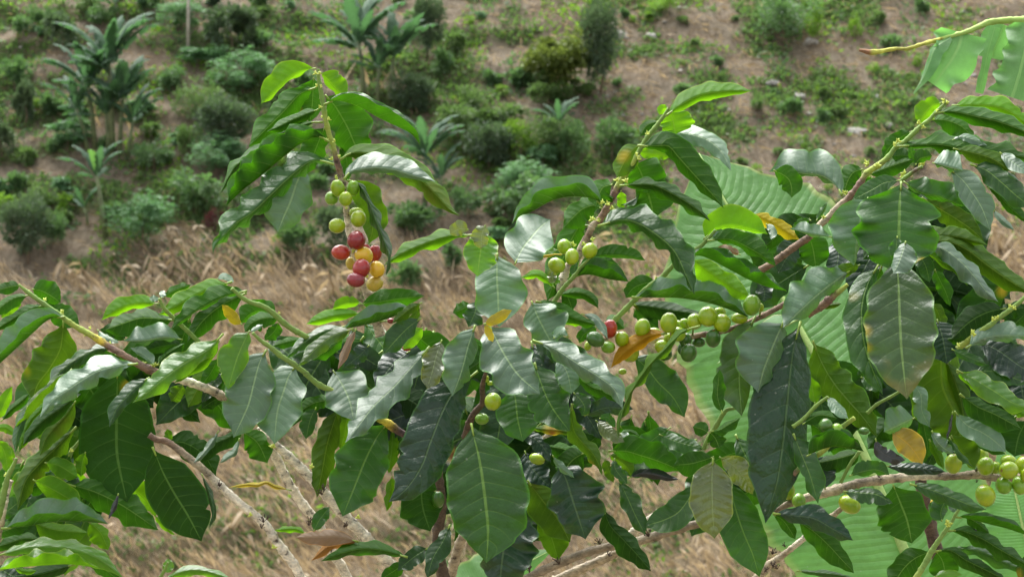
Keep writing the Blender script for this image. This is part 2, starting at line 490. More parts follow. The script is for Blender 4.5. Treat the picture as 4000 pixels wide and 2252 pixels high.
def leaf_shape(P, wA, wB, typ, depth, dist=D0, k=None, wave=1.0, nt_=34, strip=None, petiole=True, seed=0, wref=None):
    """P: native px midrib; wA: half width on the upper (or left) side, wB on the other; returns world verts, faces, uv, material index"""
    r = np.random.default_rng(seed)
    wave = wave * r.uniform(.5, 1.4)
    if petiole: wA, wB = wA * 1.10 * r.uniform(.97, 1.07), wB * 1.10 * r.uniform(.97, 1.07)
    P = np.asarray(P, float)
    C = spline(P, nt_)
    tan = np.gradient(C, axis=0); tan /= np.linalg.norm(tan, axis=1)[:, None] + 1e-9
    nl = np.stack([tan[:, 1], -tan[:, 0]], 1)                 # left of travel as seen in the picture
    d = P[-1] - P[0]
    if abs(d[0]) * 1.5 >= abs(d[1]): a_is_left = d[0] > 0     # A = up
    else: a_is_left = d[1] < 0                                # A = left
    nA = nl if a_is_left else -nl
    mpp = dist / FPX
    Lm = np.sum(np.linalg.norm(np.diff(C, axis=0), axis=1)) * mpp
    t = np.linspace(0, 1, nt_)
    pet = 0.045 if petiole else 0.0
    tb = np.clip((t - pet) / (1 - pet), 0, 1)
    pf = prof(tb ** r.uniform(.86, 1.10)) if strip is None else np.interp(t, np.linspace(0, 1, len(strip)), strip)
    if petiole: pf = np.where(t < pet, 0.02, pf)
    us = np.array([0, .18, .4, .62, .82, .94, 1.0])
    W = max(0.19 * Lm, max(abs(wA), abs(wB)) * mpp)
    if wref: W = wref
    kk = KT[typ] if k is None else k
    nw = max(2.2, Lm / 0.036)
    verts = []; uvs = []
    if typ == 'U': fold = -0.22
    elif typ == 'L': fold = 0.16
    else: fold = 0.0
    def blade(wpx, nvec, s, far):
        """columns for u>0 on one side; far: depth sign of a narrow blade"""
        cols = []
        f1 = nw * r.uniform(.8, 1.2); p1 = r.uniform(0, 6.28); f2 = f1 * r.uniform(1.6, 2.1); p2 = r.uniform(0, 6.28)
        wv = (0.7 * np.sin(f1 * t * 6.28 + p1) + 0.3 * np.sin(f2 * t * 6.28 + p2)) * wave
        rag = 1 + 0.03 * np.sin(f1 * 1.3 * t * 6.28 + p2) * wave
        if petiole and r.random() < .3:                       # chewed margin
            for _ in range(r.integers(1, 4)):
                rag = rag * (1 - r.uniform(.08, .3) * np.exp(-((t - r.uniform(.25, .92)) / r.uniform(.012, .035)) ** 2))
        wr = abs(wpx) * mpp
        off = math.sqrt(max(W * W - wr * wr, 0.0)) * 0.72 * far
        for u in us[1:]:
            wu = wpx * pf * u * rag
            env = (u ** 2.2) * np.minimum(1, pf * 1.6)
            q = C + nvec * (wu + wv * env * 0.11 * W / mpp * (1 if wpx >= 0 else -1))[:, None]
            dz = off * pf * u ** 1.15 + fold * W * pf * u + wv * env * 0.27 * W
            cols.append((q, dz, u * s))
        return cols
    if typ == 'U' or typ == 'L':
        cA = blade(wA, nA, -1, 1.0)
        cB = blade(wB, -nA, 1, 1.0)
    else:                                                    # folded: both blades on the same side of the midrib
        nv = nA if typ == 'FA' else -nA
        cA = blade(wA, nv, -1, -1.0)                         # near blade
        cB = blade(wB, nv, 1, 1.0)                           # far blade
    grid = [c for c in reversed(cA)] + [(C, np.zeros(nt_), 0.0)] + cB
    m = len(grid)
    bulge = (-0.05 if typ != 'L' else 0.03) * Lm * np.sin(np.pi * t)
    PX = np.stack([g[0] for g in grid], 1)                   # nt, m, 2
    DZ = np.stack([g[1] for g in grid], 1)
    dep = dist + depth + kk * (P[0, 1] - PX[..., 1]) * mpp + DZ + bulge[:, None]
    V = at_np(PX[..., 0], PX[..., 1], dep)
    # sunken midrib
    V = V.reshape(-1, 3)
    U = np.stack([np.array([g[2] for g in grid])] * nt_, 0) * 0.5 + 0.5
    UVs = np.stack([U, np.repeat(tb[:, None], m, 1)], -1).reshape(-1, 2)
    i = np.arange(nt_ - 1)[:, None] * m
    j = np.arange(m - 1)[None, :]
    Fq = np.stack([i + j, i + j + 1, i + m + j + 1, i + m + j], -1).reshape(-1, 4)
    # orientation: the upper side is the front face
    a, b_, c, dd = (V[Fq[:, q]] for q in range(4))
    nrm = np.cross(c - a, dd - b_)
    vis = np.einsum('ij,ij->i', nrm, CW - a)
    if typ in ('U', 'L'):
        sgn = np.sum(vis)
        if typ == 'L': sgn = -sgn
    else:
        jj = np.tile(np.arange(m - 1), nt_ - 1)
        sgn = np.sum(vis[jj >= (m - 1) // 2])
    if sgn < 0: Fq = Fq[:, ::-1]
    mi = np.zeros(len(Fq), dtype=int)
    return V, Fq, UVs, mi, C, dep, Lm


NLEAF = {'n': 0}
STEMS = {}


def add_leaf(parent, crop, typ, depth, wA, wB, mat, pts, base=0.0, **kw):
    P = [nat(crop, *p) for p in pts]
    k = kscale(crop)
    NLEAF['n'] += 1
    kt = kw.pop('k', None)
    if kt is None and mat == 'p' and typ == 'U': kt = 0.85
    V, Fq, UVs, mi, C, dep, Lm = leaf_shape(P, wA * k, wB * k, typ, depth + base, seed=NLEAF['n'], k=kt, **kw)
    # leaf stalk: thin tube along the first stretch of the midrib
    npz = 3
    m = len(V) // len(C)
    mid = V.reshape(len(C), m, 3)[:, m // 2]
    rad = 0.0016 if Lm > 0.08 else 0.001
    sp = mid[:npz + 1] + np.array([0, -0.0006, 0])
    tv, tf, _ = tube_np(sp, np.linspace(rad, rad * 0.6, npz + 1), 6)
    base_w = Vector(mid[0])
    n0 = len(V)
    allv = np.vstack([V, tv]) - np.array(base_w)
    faces = [tuple(f) for f in Fq] + [tuple(x + n0 for x in f) for f in tf]
    uv = np.vstack([UVs, np.tile([0.5, 0.0], (len(tv), 1))])
    midx = np.concatenate([mi, np.ones(len(tf), dtype=int)])
    me = mesh_np('leaf', allv, faces, [LM[mat], PETI], True, uv, midx, np.full((len(allv), 3), Lm / 0.2))
    o = link('leaf', me, parent, base_w)
    lab = {'y': 'yellow leaf', 'n': 'withered brown leaf', 'v': 'dying yellow leaf with brown patches', 'a': 'amber orange leaf', 'k': 'blackened withered leaf', 'o': 'yellowing olive leaf', 'w': 'leaf with brown blight patches'}.get(mat)
    if lab: o['label'] = lab
    return o


TC = {'g': (0.16, 0.27, 0.05), 'l': (0.29, 0.37, 0.06), 'b': (0.21, 0.135, 0.09), 't': (0.43, 0.36, 0.25), 'd': (0.11, 0.075, 0.05), 'u': (0.27, 0.22, 0.155), 'w': (0.72, 0.66, 0.53), 'y': (0.55, 0.45, 0.05)}


def add_branch(parent, name, crop, depth0, depth1, spec, extra=None, sides=10):
    """spec: 'x,y,r,c x,y,r,c ...' in crop pixels"""
    k = kscale(crop)
    rows = []; cc = []
    for s in spec.split():
        a = s.split(',')
        x, y = nat(crop, float(a[0]), float(a[1]))
        rows.append((x, y, float(a[2]) * k)); cc.append(TC[a[3]] if len(a) > 3 else cc[-1])
    rows = np.array(rows); cc = np.array(cc)
    n = max(14, 8 * len(rows))
    R = spline(np.hstack([rows, cc]), n)
    t = np.linspace(0, 1, n)
    dep = D0 + depth0 + (depth1 - depth0) * t
    W = at_np(R[:, 0], R[:, 1], dep)
    wd = np.clip((R[:, 3] - R[:, 4] - .03) * 12, 0, 1)                # woody stretches
    rad = np.clip(R[:, 2], 0.5, None) * (0.88 + .36 * wd) * dep / FPX
    rad = rad * (1 + 0.20 * np.maximum(0, np.cos(np.linspace(0, 2 * np.pi * (len(rows) - 1), n))) ** 8)
    if extra is not None:
        E = np.array(extra, float)
        W = np.vstack([W, E[:, :3]]); rad = np.concatenate([rad, E[:, 3]])
        R = np.vstack([R, np.tile(R[-1], (len(E), 1))])
    V, faces, C = tube_np(W, rad, sides, 0.05, np.clip(R[:, 3:6], 0.01, 1))
    b0 = Vector(W[0])
    me = mesh_np(name, V - np.array(b0), faces, [BARK], True, colors=C)
    o = link(name, me, parent, b0)
    STEMS[o.name] = W
    return o


def cluster_mesh(kind):
    r = np.random.default_rng(5 if kind == 'bud' else 9)
    V = []; Fc = []
    for q in range(6 if kind == 'bud' else 7):
        th = r.uniform(0, 6.28); el = r.uniform(0.2, 1.3)
        d = np.array([math.cos(th) * math.cos(el), math.sin(th) * math.cos(el), math.sin(el)])
        L = r.uniform(.6, 1.0)
        n = 5
        s = np.linspace(0, 1, n)[:, None]
        curve = d * s * L + (r.standard_normal(3) * 0.15) * s ** 2
        if kind == 'bud': rad = np.array([.07, .15, .18, .12, .01])
        else: rad = np.array([.07, .05, .045, .05, .09])
        v, f, _ = tube_np(curve, rad, 6)
        o = sum(len(x) for x in V); V.append(v); Fc += [tuple(i + o for i in ff) for ff in f]
    return mesh_np(kind, np.vstack(V), Fc, [BUDM if kind == 'bud' else TWIGM])


BUDME = cluster_mesh('bud'); TWIGME = cluster_mesh('twig')


def add_bits(parent, kind, crop, depth, size, pts):
    for x, y in pts:
        p = at(*nat(crop, x, y), D0 + depth)
        o = link('flower_bud' if kind == 'bud' else 'dry_stalk', BUDME if kind == 'bud' else TWIGME, parent, p)
        s = size * (1.35 if kind == 'bud' else 1) * kscale(crop) * D0 / FPX * random.uniform(.8, 1.25)
        o.scale = (s, s, s)
        o.rotation_euler = (random.uniform(-.5, .5), random.uniform(-.6, .6), random.uniform(0, 6))


def berry_mesh():
    V = []; nseg, nr = 20, 14
    for i in range(nr + 1):
        a = math.pi * i / nr
        z = math.cos(a); r = math.sin(a)
        if i <= 2:                                   # a shallow dimple with a raised ring at the free end
            z -= (0.06, 0.01, -0.01)[i]
        for j in range(nseg):
            th = 2 * math.pi * j / nseg
            fl = 1 + 0.012 * math.cos(2 * th)
            V.append((r * math.cos(th) * fl, r * math.sin(th), z))
    Fc = [(i * nseg + j, i * nseg + (j + 1) % nseg, (i + 1) * nseg + (j + 1) % nseg, (i + 1) * nseg + j) for i in range(nr) for j in range(nseg)]
    return V, [tuple(reversed(f)) for f in Fc]


BV, BF = berry_mesh()
BLAB = {'v': 'yellow-green coffee cherry', 'g': 'green coffee cherry', 'd': 'dark green coffee cherry', 'y': 'yellow coffee cherry', 'u': 'olive yellow coffee cherry', 'r': 'red coffee cherry', 'R': 'crimson coffee cherry', 'm': 'dark maroon coffee cherry', 'o': 'orange-red coffee cherry'}
BME = {k: mesh_np('coffee_cherry', BV, BF, [m]) for k, m in BM.items()}


def add_berry(parent, crop, depth, x, y, rx, ry, mat, ang=0.0, face=0.35):
    """ang: degrees the long axis is turned clockwise in the picture; face: how far the free end turns to the viewer"""
    k = kscale(crop)
    px, py = nat(crop, x, y)
    d = D0 + depth
    c = at(px, py, d)
    s = d / FPX * k * 1.06
    o = link('coffee_cherry', BME[mat], parent, c)
    o['label'] = BLAB[mat]
    if rx > ry: ang += 90; rx, ry = ry, rx
    a = math.radians(ang)
    up2 = Vector((math.sin(a), 0, 0)) + UPV * math.cos(a)
    if random.random() < 0.35: up2 = -up2
    ax = (up2 - FWD * face).normalized()
    o.rotation_mode = 'QUATERNION'
    o.rotation_quaternion = ax.to_track_quat('Z', 'Y')
    long_ = min(ry * (1 + 0.25 * face * face), 1.45 * rx)
    o.scale = (rx * s, rx * s, max(long_, rx) * s)
    st = STEMS.get(parent.name)
    if st is not None:
        i = int(np.argmin(np.linalg.norm(st - np.array(c), axis=1)))
        q = st[i]
        if np.linalg.norm(q - np.array(c)) < 0.035:
            v, f, _ = tube_np(np.array([q, (q * .5 + np.array(c) * .5) + np.array([0, 0, .001]), np.array(c)]), [.0013, .0010, .0012], 6)
            me = mesh_np('fruit_stalk', v - q, f, [PETI])
            link('fruit_stalk', me, parent, Vector(q))
    return o


def leaves(parent, text, base=0.0):
    for ln in text.strip().splitlines():
        ln = ln.strip()
        if not ln or ln.startswith('#'): continue
        h, p = ln.split(':')
        a = h.split()
        kw = {}
        for x in a[6:]:
            kk, vv = x.split('=')
            kw[kk] = float(vv)
        pts = [tuple(float(q) for q in s.split(',')) for s in p.split()]
        add_leaf(parent, a[0], a[1], float(a[2]), float(a[3]), float(a[4]), a[5], pts, base, **kw)


def berries(parent, text):
    for ln in text.strip().splitlines():
        a = ln.split()
        if not a: continue
        add_berry(parent, a[0], float(a[1]), float(a[2]), float(a[3]), float(a[4]), float(a[5]), a[6], float(a[7]) if len(a) > 7 else 0, float(a[8]) if len(a) > 8 else 0.35)


def tree(name, label, loc):
    o = link(name, None, None, loc)
    return tag(o, label, 'coffee tree')


def P2(s):
    return [tuple(float(q) for q in x.split(',')) for x in s.split()]
# ------------------------------------------------------------------ hillside across the valley
def vnoise(x, y, s, seed):
    """smooth value noise in 2-D"""
    r = np.random.default_rng(seed)
    T = r.random((64, 64))
    X = np.asarray(x) * s; Y = np.asarray(y) * s
    xi = np.floor(X).astype(int); yi = np.floor(Y).astype(int)
    fx = X - xi; fy = Y - yi
    fx = fx * fx * (3 - 2 * fx); fy = fy * fy * (3 - 2 * fy)
    a = T[xi % 64, yi % 64]; b = T[(xi + 1) % 64, yi % 64]; c = T[xi % 64, (yi + 1) % 64]; d = T[(xi + 1) % 64, (yi + 1) % 64]
    return (a * (1 - fx) + b * fx) * (1 - fy) + (c * (1 - fx) + d * fx) * fy


def terr(x, y):
    x = np.asarray(x, float); y = np.asarray(y, float)
    near = np.interp(y, [-200, 4.5, 8, 30, 58, 62, 66, 140, 220], [0, 0, -1.0, -9.5, -17.6, -18.0, -16.6, 33.7, 62])
    h = near + 0.0
    hill = np.clip((y - 62) / 8, 0, 1)
    h = h + hill * (0.05 * np.clip(x, 0, 40) + 0.35 * (vnoise(x, y, .12, 1) - .5) * 2 + 0.18 * (vnoise(x, y, .5, 2) - .5) * 2)
    # small contour terraces on the left and middle
    ter = np.clip((6 - x) / 8, 0, 1) * hill
    ph = (y + 1.2 * vnoise(x, y, .15, 5) * 2 + 0.05 * x) / 2.6
    fr = ph - np.floor(ph)
    saw = np.where(fr < .78, fr / .78, 1 - (fr - .78) / .22) - .5
    h = h - ter * 0.42 * saw
    h = h + hill * (0.09 * (vnoise(x, y, 2.2, 3) - .5) * 2 + 0.12 * (vnoise(x, y, 1.0, 4) - .5) * 2)
    return h


def hill_at(px, py):
    r = ray(px, py)
    t = np.arange(60.0, 150.0, 0.05)
    X = CAM.x + r.x * t; Y = CAM.y + r.y * t; Z = CAM.z + r.z * t
    below = Z < terr(X, Y)
    i = int(np.argmax(below)) if below.any() else len(t) - 1
    return Vector((X[i], Y[i], float(terr(X[i], Y[i])))), t[i]


def project(x, y, z):
    d = np.stack([x - CAM.x, y - CAM.y, z - CAM.z], -1)
    f = d @ FW
    return 2000 + d[..., 0] / f * FPX, 1126 - (d @ UW) / f * FPX


xs = np.concatenate([np.linspace(-220, -36, 20), np.arange(-32, 32, 0.24), np.linspace(36, 220, 20)])
ys = np.concatenate([np.linspace(-200, 0, 12), np.linspace(2, 66, 60), np.arange(66.4, 108, 0.2), np.linspace(110, 215, 26)])
GX, GY = np.meshgrid(xs, ys)
GZ = terr(GX, GY)
nx, ny = len(xs), len(ys)
V = np.stack([GX, GY, GZ], -1).reshape(-1, 3)
ii = np.arange(ny - 1)[:, None] * nx; jj = np.arange(nx - 1)[None, :]
Fq = np.stack([ii + jj, ii + jj + 1, ii + nx + jj + 1, ii + nx + jj], -1).reshape(-1, 4)


def zone_straw(x, y):
    """1 where the dry maize stubble lies: the lower part of the slope"""
    lim = 88.0 + 0.10 * np.asarray(x) + 2.6 * np.clip((-np.asarray(x) - 2) / 5, 0, 1) + 3.5 * (vnoise(x, y, .16, 8) - .5) + 3.0 * (vnoise(x, y, .7, 9) - .5)
    return np.clip((lim - np.asarray(y)) / 3.2, 0, 1)


def terrace_phase(x, y):
    ph = (y + 1.2 * vnoise(x, y, .15, 5) * 2 + 0.05 * np.asarray(x)) / 2.6
    return ph - np.floor(ph)


def zone_green(x, y):
    g = vnoise(x, y, .35, 11) * .6 + vnoise(x, y, 1.1, 12) * .4
    left = np.clip((9 - np.asarray(x)) / 12, 0, 1)
    fr = terrace_phase(x, y)
    strip = np.clip(1 - np.minimum(np.abs(fr - .88), np.abs(fr + .12)) / .2, 0, 1)      # the terrace banks carry the weeds
    return np.clip((g - 0.57 + left * (0.32 * strip - 0.02) + 0.10 * (1 - left)) * 5, 0, 1)


z1 = zone_straw(V[:, 0], V[:, 1]); z2 = zone_green(V[:, 0], V[:, 1]); z3 = np.clip((V[:, 0] - 3) / 6, 0, 1)


def ground_mat():
    m, nt, out = new_mat('hill_soil')
    b = NB(nt)
    a = b.n('ShaderNodeAttribute'); a.attribute_name = 'tint'
    ss = b.n('ShaderNodeSeparateColor'); b.l(a.outputs['Color'], ss.inputs[0])
    geo = b.n('ShaderNodeNewGeometry')
    mp = b.n('ShaderNodeMapping'); b.l(geo.outputs['Position'], mp.inputs[0])
    mp.inputs['Rotation'].default_value = (0, 0, math.radians(-32)); mp.inputs['Scale'].default_value = (1.0, 0.35, 0.5)
    n1 = b.noise(0.7, geo.outputs['Position'], 5, 0.6)
    n2 = b.noise(5.5, mp.outputs[0], 5, 0.7)
    n3 = b.noise(22, mp.outputs[0], 4, 0.7)
    soil = b.ramp(n2, [(0.25, (0.066, 0.048, 0.031)), (0.42, (0.122, 0.103, 0.074)), (0.60, (0.195, 0.164, 0.122)), (0.8, (0.29, 0.25, 0.195))])  # darkest stop puts shadow gaps into the soil colour
    straw = b.ramp(n3, [(0.25, (0.06, 0.05, 0.030)), (0.5, (0.19, 0.152, 0.10)), (0.75, (0.44, 0.36, 0.25))])  # darkest stop paints the shade between the stems
    green = b.ramp(n3, [(0.3, (0.03, 0.07, 0.018)), (0.55, (0.075, 0.14, 0.03)), (0.8, (0.13, 0.21, 0.05))])
    c = b.mix(ss.outputs[0], soil, straw)
    gm = b.math('MULTIPLY', ss.outputs[1], b.step(n2, 0.38, 0.60))
    gm = b.math('MULTIPLY', gm, b.math('SUBTRACT', 1.0, b.math('MULTIPLY', ss.outputs[0], 0.7)))
    c = b.mix(b.math('MULTIPLY', gm, 0.75), c, green)
    c = b.mix(b.math('MULTIPLY', b.step(n1, 0.42, 0.7), 0.35), c, (0.17, 0.115, 0.075))
    pr = b.n('ShaderNodeBsdfPrincipled'); b.l(c, pr.inputs['Base Color']); pr.inputs['Roughness'].default_value = 0.95
    pr.inputs['Specular IOR Level'].default_value = 0.1
    bp = b.n('ShaderNodeBump'); bp.inputs['Strength'].default_value = 0.8; bp.inputs['Distance'].default_value = 0.12
    b.l(b.math('ADD', n2, b.math('MULTIPLY', n3, 0.5)), bp.inputs['Height']); b.l(bp.outputs[0], pr.inputs['Normal'])
    b.l(pr.outputs[0], out.inputs[0])
    return m


gm = mesh_np('hillside', V, Fq, [ground_mat()], True, colors=np.stack([z1, z2, z3], -1))
tag(link('hillside', gm), 'steep brown hillside of bare soil and dry stubble across the valley', kind='structure')


# ------------------------------------------------------------------ foliage meshes
def var_mat(name, cols, trans, rough=0.55, scale=3.0, spec=0.3):
    """leaf colour that differs from leaf clump to leaf clump and from plant to plant"""
    m, nt, out = new_mat(name)
    b = NB(nt)
    a = b.n('ShaderNodeAttribute'); a.attribute_name = 'tint'
    ss = b.n('ShaderNodeSeparateColor'); b.l(a.outputs['Color'], ss.inputs[0])
    oi = b.n('ShaderNodeObjectInfo')
    f = b.math('ADD', b.math('MULTIPLY', ss.outputs[0], 0.75), b.math('MULTIPLY', oi.outputs['Random'], 0.25))
    c = b.ramp(f, [(0.05, cols[0]), (0.5, cols[1]), (0.92, cols[2])])
    pr = b.n('ShaderNodeBsdfPrincipled'); b.l(c, pr.inputs['Base Color']); pr.inputs['Roughness'].default_value = rough
    pr.inputs['Specular IOR Level'].default_value = spec
    tr = b.n('ShaderNodeBsdfTranslucent'); tr.inputs['Color'].default_value = (*trans, 1)
    mx = b.n('ShaderNodeMixShader'); mx.inputs[0].default_value = 0.38
    b.l(pr.outputs[0], mx.inputs[1]); b.l(tr.outputs[0], mx.inputs[2]); b.l(mx.outputs[0], out.inputs[0])
    return m


FM = {
    'coffee': var_mat('foliage_coffee', [(0.044, 0.092, 0.044), (0.090, 0.165, 0.074), (0.17, 0.275, 0.12)], (0.14, 0.29, 0.07), 0.55, spec=0.35),
    'dark': var_mat('foliage_dark', [(0.046, 0.076, 0.050), (0.084, 0.128, 0.076), (0.14, 0.195, 0.105)], (0.10, 0.18, 0.06), 0.55),
    'cassava': var_mat('foliage_cassava', [(0.06, 0.14, 0.07), (0.115, 0.235, 0.115), (0.20, 0.36, 0.18)], (0.15, 0.36, 0.09), 0.5, spec=0.4),
    'light': var_mat('foliage_light', [(0.052, 0.090, 0.032), (0.100, 0.165, 0.058), (0.175, 0.265, 0.10)], (0.15, 0.28, 0.06), 0.55),
    'lime': var_mat('foliage_lime', [(0.075, 0.15, 0.022), (0.135, 0.26, 0.040), (0.22, 0.37, 0.06)], (0.22, 0.42, 0.03), 0.55),
    'gold': var_mat('foliage_gold', [(0.07, 0.11, 0.028), (0.145, 0.195, 0.05), (0.26, 0.28, 0.09)], (0.18, 0.25, 0.04), 0.55),
    'purple': var_mat('foliage_purple', [(0.05, 0.02, 0.025), (0.12, 0.045, 0.05), (0.20, 0.08, 0.07)], (0.14, 0.04, 0.03), 0.55),
    'banana': var_mat('foliage_banana', [(0.045, 0.085, 0.055), (0.075, 0.135, 0.085), (0.125, 0.205, 0.135)], (0.08, 0.20, 0.06), 0.62, spec=0.2),
    'newleaf': var_mat('foliage_newleaf', [(0.09, 0.19, 0.06), (0.125, 0.25, 0.08), (0.18, 0.31, 0.12)], (0.14, 0.32, 0.06), 0.5, spec=0.2),
    'straw': var_mat('dry_straw', [(0.15, 0.115, 0.075), (0.43, 0.345, 0.235), (0.76, 0.64, 0.47)], (0.4, 0.3, 0.15), 0.8),
}
STEMM = simple_mat('shrub_stem', (0.16, 0.12, 0.085), 0.8, 8, 0.4)
PALEM = simple_mat('pale_trunk', (0.46, 0.43, 0.37), 0.8, 6, 0.35, bump=0.02)
ROCKM = simple_mat('pale_rock', (0.30, 0.29, 0.27), 0.85, 7, 0.45, bump=0.03, objvar=0.6)


def blades(c, d, s, wd, bend=0.25, r=rng):
    """n leaf blades as two-quad folded strips: c base points, d directions, s lengths, wd widths"""
    n = len(c)
    d = d / (np.linalg.norm(d, axis=1)[:, None] + 1e-9)
    side = np.cross(d, r.standard_normal((n, 3))); side /= np.linalg.norm(side, axis=1)[:, None] + 1e-9
    dn = np.zeros((n, 3)); dn[:, 2] = -1
    p0 = c; p1 = c + d * (s * .5)[:, None] + dn * (bend * .12 * s)[:, None]; p2 = c + d * s[:, None] + dn * (bend * .5 * s)[:, None]
    h = side * (wd * .5)[:, None]
    V = np.stack([p0 - h * .2, p0 + h * .2, p1 + h, p1 - h, p2], 1).reshape(-1, 3)
    b = np.arange(n)[:, None] * 5
    q = np.hstack([b, b + 1, b + 2, b + 3]); t = np.hstack([b + 3, b + 2, b + 4, b + 4])
    return V, q, t


def blades_mesh(name, parts, mat, extra=None):
    """parts: list of (c, d, s, w, tintvalue array); all as quads (the tip as a degenerate-free triangle)"""
    Vs, Fs, Cs, o = [], [], [], 0
    for c, d, s, wd, tv in parts:
        V, q, t = blades(c, d, s, wd)
        Vs.append(V); Fs += [tuple(x) for x in (q + o).tolist()] + [tuple(x[:3]) for x in (t + o).tolist()]
        Cs.append(np.repeat(tv, 5)); o += len(V)
    V = np.vstack(Vs); cv = np.concatenate(Cs)
    return mesh_np(name, V, Fs, [mat], False, colors=np.stack([cv, cv, cv], -1))


def crown_mesh(name, kind, rx, rz, n, leaf, aspect=0.45, seed=0, clumps=14, flat=False, lobes=1):
    r = np.random.default_rng(seed)
    # clump centres over the crown's volume, leaves round each
    cc = r.standard_normal((clumps, 3)); cc /= np.linalg.norm(cc, axis=1)[:, None]
    cc *= (r.random(clumps) ** .40)[:, None] * .92
    cc[:, 2] *= .9
    cr = r.uniform(.18, .52, clumps)
    k = r.integers(0, clumps, n)
    u = r.standard_normal((n, 3)); u /= np.linalg.norm(u, axis=1)[:, None]
    p = cc[k] + u * (cr[k] * r.random(n) ** .35)[:, None]
    keep = np.linalg.norm(p, axis=1) < 1.3
    p = p[keep]; u = u[keep]; k = k[keep]; n = len(p)
    tv = np.clip(0.5 + 0.22 * r.standard_normal(clumps)[k] + 0.16 * r.standard_normal(n), 0, 1)
    c = p * np.array([rx, rx, rz]) + np.array([0, 0, rz])
    d = u * .7 + p * .8 + np.array([0, 0, .25]) + .45 * r.standard_normal((n, 3))
    if lobes == 1:
        s = leaf * r.uniform(.6, 1.25, n)
        return blades_mesh(name, [(c, d, s, s * aspect, tv)], FM[kind])
    m = n // lobes
    parts = []
    c0 = c[:m]; t0 = tv[:m]
    for q in range(lobes):
        a = 2 * np.pi * q / lobes + r.uniform(0, 6, m)
        dd = np.stack([np.cos(a), np.sin(a), -0.35 + .25 * r.standard_normal(m)], -1)
        s = leaf * r.uniform(.75, 1.15, m)
        parts.append((c0, dd, s, s * .26, np.clip(t0 + .08 * r.standard_normal(m), 0, 1)))
    return blades_mesh(name, parts, FM[kind])


def stem_mesh(name, h, r0, seed, limbs=4, spread=.5, mat=None):
    r = np.random.default_rng(seed)
    V = []; Fc = []; o = 0
    pts = np.array([[0, 0, -.1], [.04 * h * r.standard_normal(), .04 * h * r.standard_normal(), h * .5], [.05 * h * r.standard_normal(), .05 * h * r.standard_normal(), h]])
    v, f, _ = tube_np(pts, [r0, r0 * .8, r0 * .5], 7, .05); V.append(v); Fc += f; o += len(v)
    for q in range(limbs):
        a = r.uniform(0, 6.28); z = h * r.uniform(.35, .8)
        e = np.array([math.cos(a), math.sin(a), .9]) * h * spread * r.uniform(.5, 1)
        b0 = np.array([0, 0, z])
        v, f, _ = tube_np(np.array([b0, b0 + e * .5, b0 + e + np.array([0, 0, .1 * h])]), [r0 * .55, r0 * .4, r0 * .2], 6)
        V.append(v); Fc += [tuple(i + o for i in x) for x in f]; o += len(v)
    return mesh_np(name, np.vstack(V), Fc, [mat or STEMM])


CR = {}


def crown(kind, size):
    """size class -> list of two variants"""
    key = (kind, size)
    if key in CR: return CR[key]
    spec = {'coffee': (.20, .45, 1), 'dark': (.19, .5, 1), 'cassava': (.23, .3, 5), 'light': (.17, .5, 1), 'lime': (.13, .45, 1), 'gold': (.24, .6, 1), 'purple': (.12, .3, 1)}[kind]
    R = {'s': .35, 'm': .75, 'l': 1.4}[size]
    n = {'s': 420, 'm': 1100, 'l': 2600}[size]
    if spec[2] > 1: n = int(n * 1.5)
    if kind in ('dark', 'gold'): n = int(n * 1.8)
    lst = []
    for q in range(2):
        lst.append(crown_mesh('crown', kind, R, R, n, spec[0], spec[1], seed=hash(key) % 1000 if False else (len(CR) * 7 + q), clumps={'s': 8, 'm': 13, 'l': 22}[size], lobes=spec[2]))
    CR[key] = lst
    return lst


STM = {s: [stem_mesh('trunk', 1.0, .035, q + 3) for q in range(2)] for s in 'a'}
NB_ = {'i': 0}


def bush(px, py, hw, hh, kind, label=None, group=None, cat='bush', name=None, trunk=0.35):
    """px,py: picture centre of the crown; hw,hh: half sizes in photo pixels"""
    NB_['i'] += 1
    foot, d = hill_at(px, py + hh * (1 + trunk))
    m = d / FPX
    rx, rz = hw * m, hh * m
    size = 's' if max(rx, rz) < .52 else ('m' if max(rx, rz) < 1.05 else 'l')
    me = crown(kind, size)[NB_['i'] % 2]
    R = {'s': .35, 'm': .75, 'l': 1.4}[size]
    o = link(name or {'coffee': 'coffee_bush', 'dark': 'dark_shrub', 'cassava': 'cassava_plant', 'light': 'shrub', 'lime': 'weed_bush', 'gold': 'tree', 'purple': 'purple_shrub'}[kind], None, None, foot)
    o.rotation_euler = (0, 0, random.uniform(0, 6.28))
    tag(o, label, cat, group)
    c = link('crown', me, None); c.parent = o; c.location = (0, 0, trunk * rz)
    c.scale = (rx / R * 1.04, rx / R * 1.04, rz / R * 1.06)
    s = link('trunk', STM['a'][NB_['i'] % 2], None); s.parent = o
    hgt = rz * (1 + trunk)
    s.scale = (hgt * .9, hgt * .9, hgt)
    return o


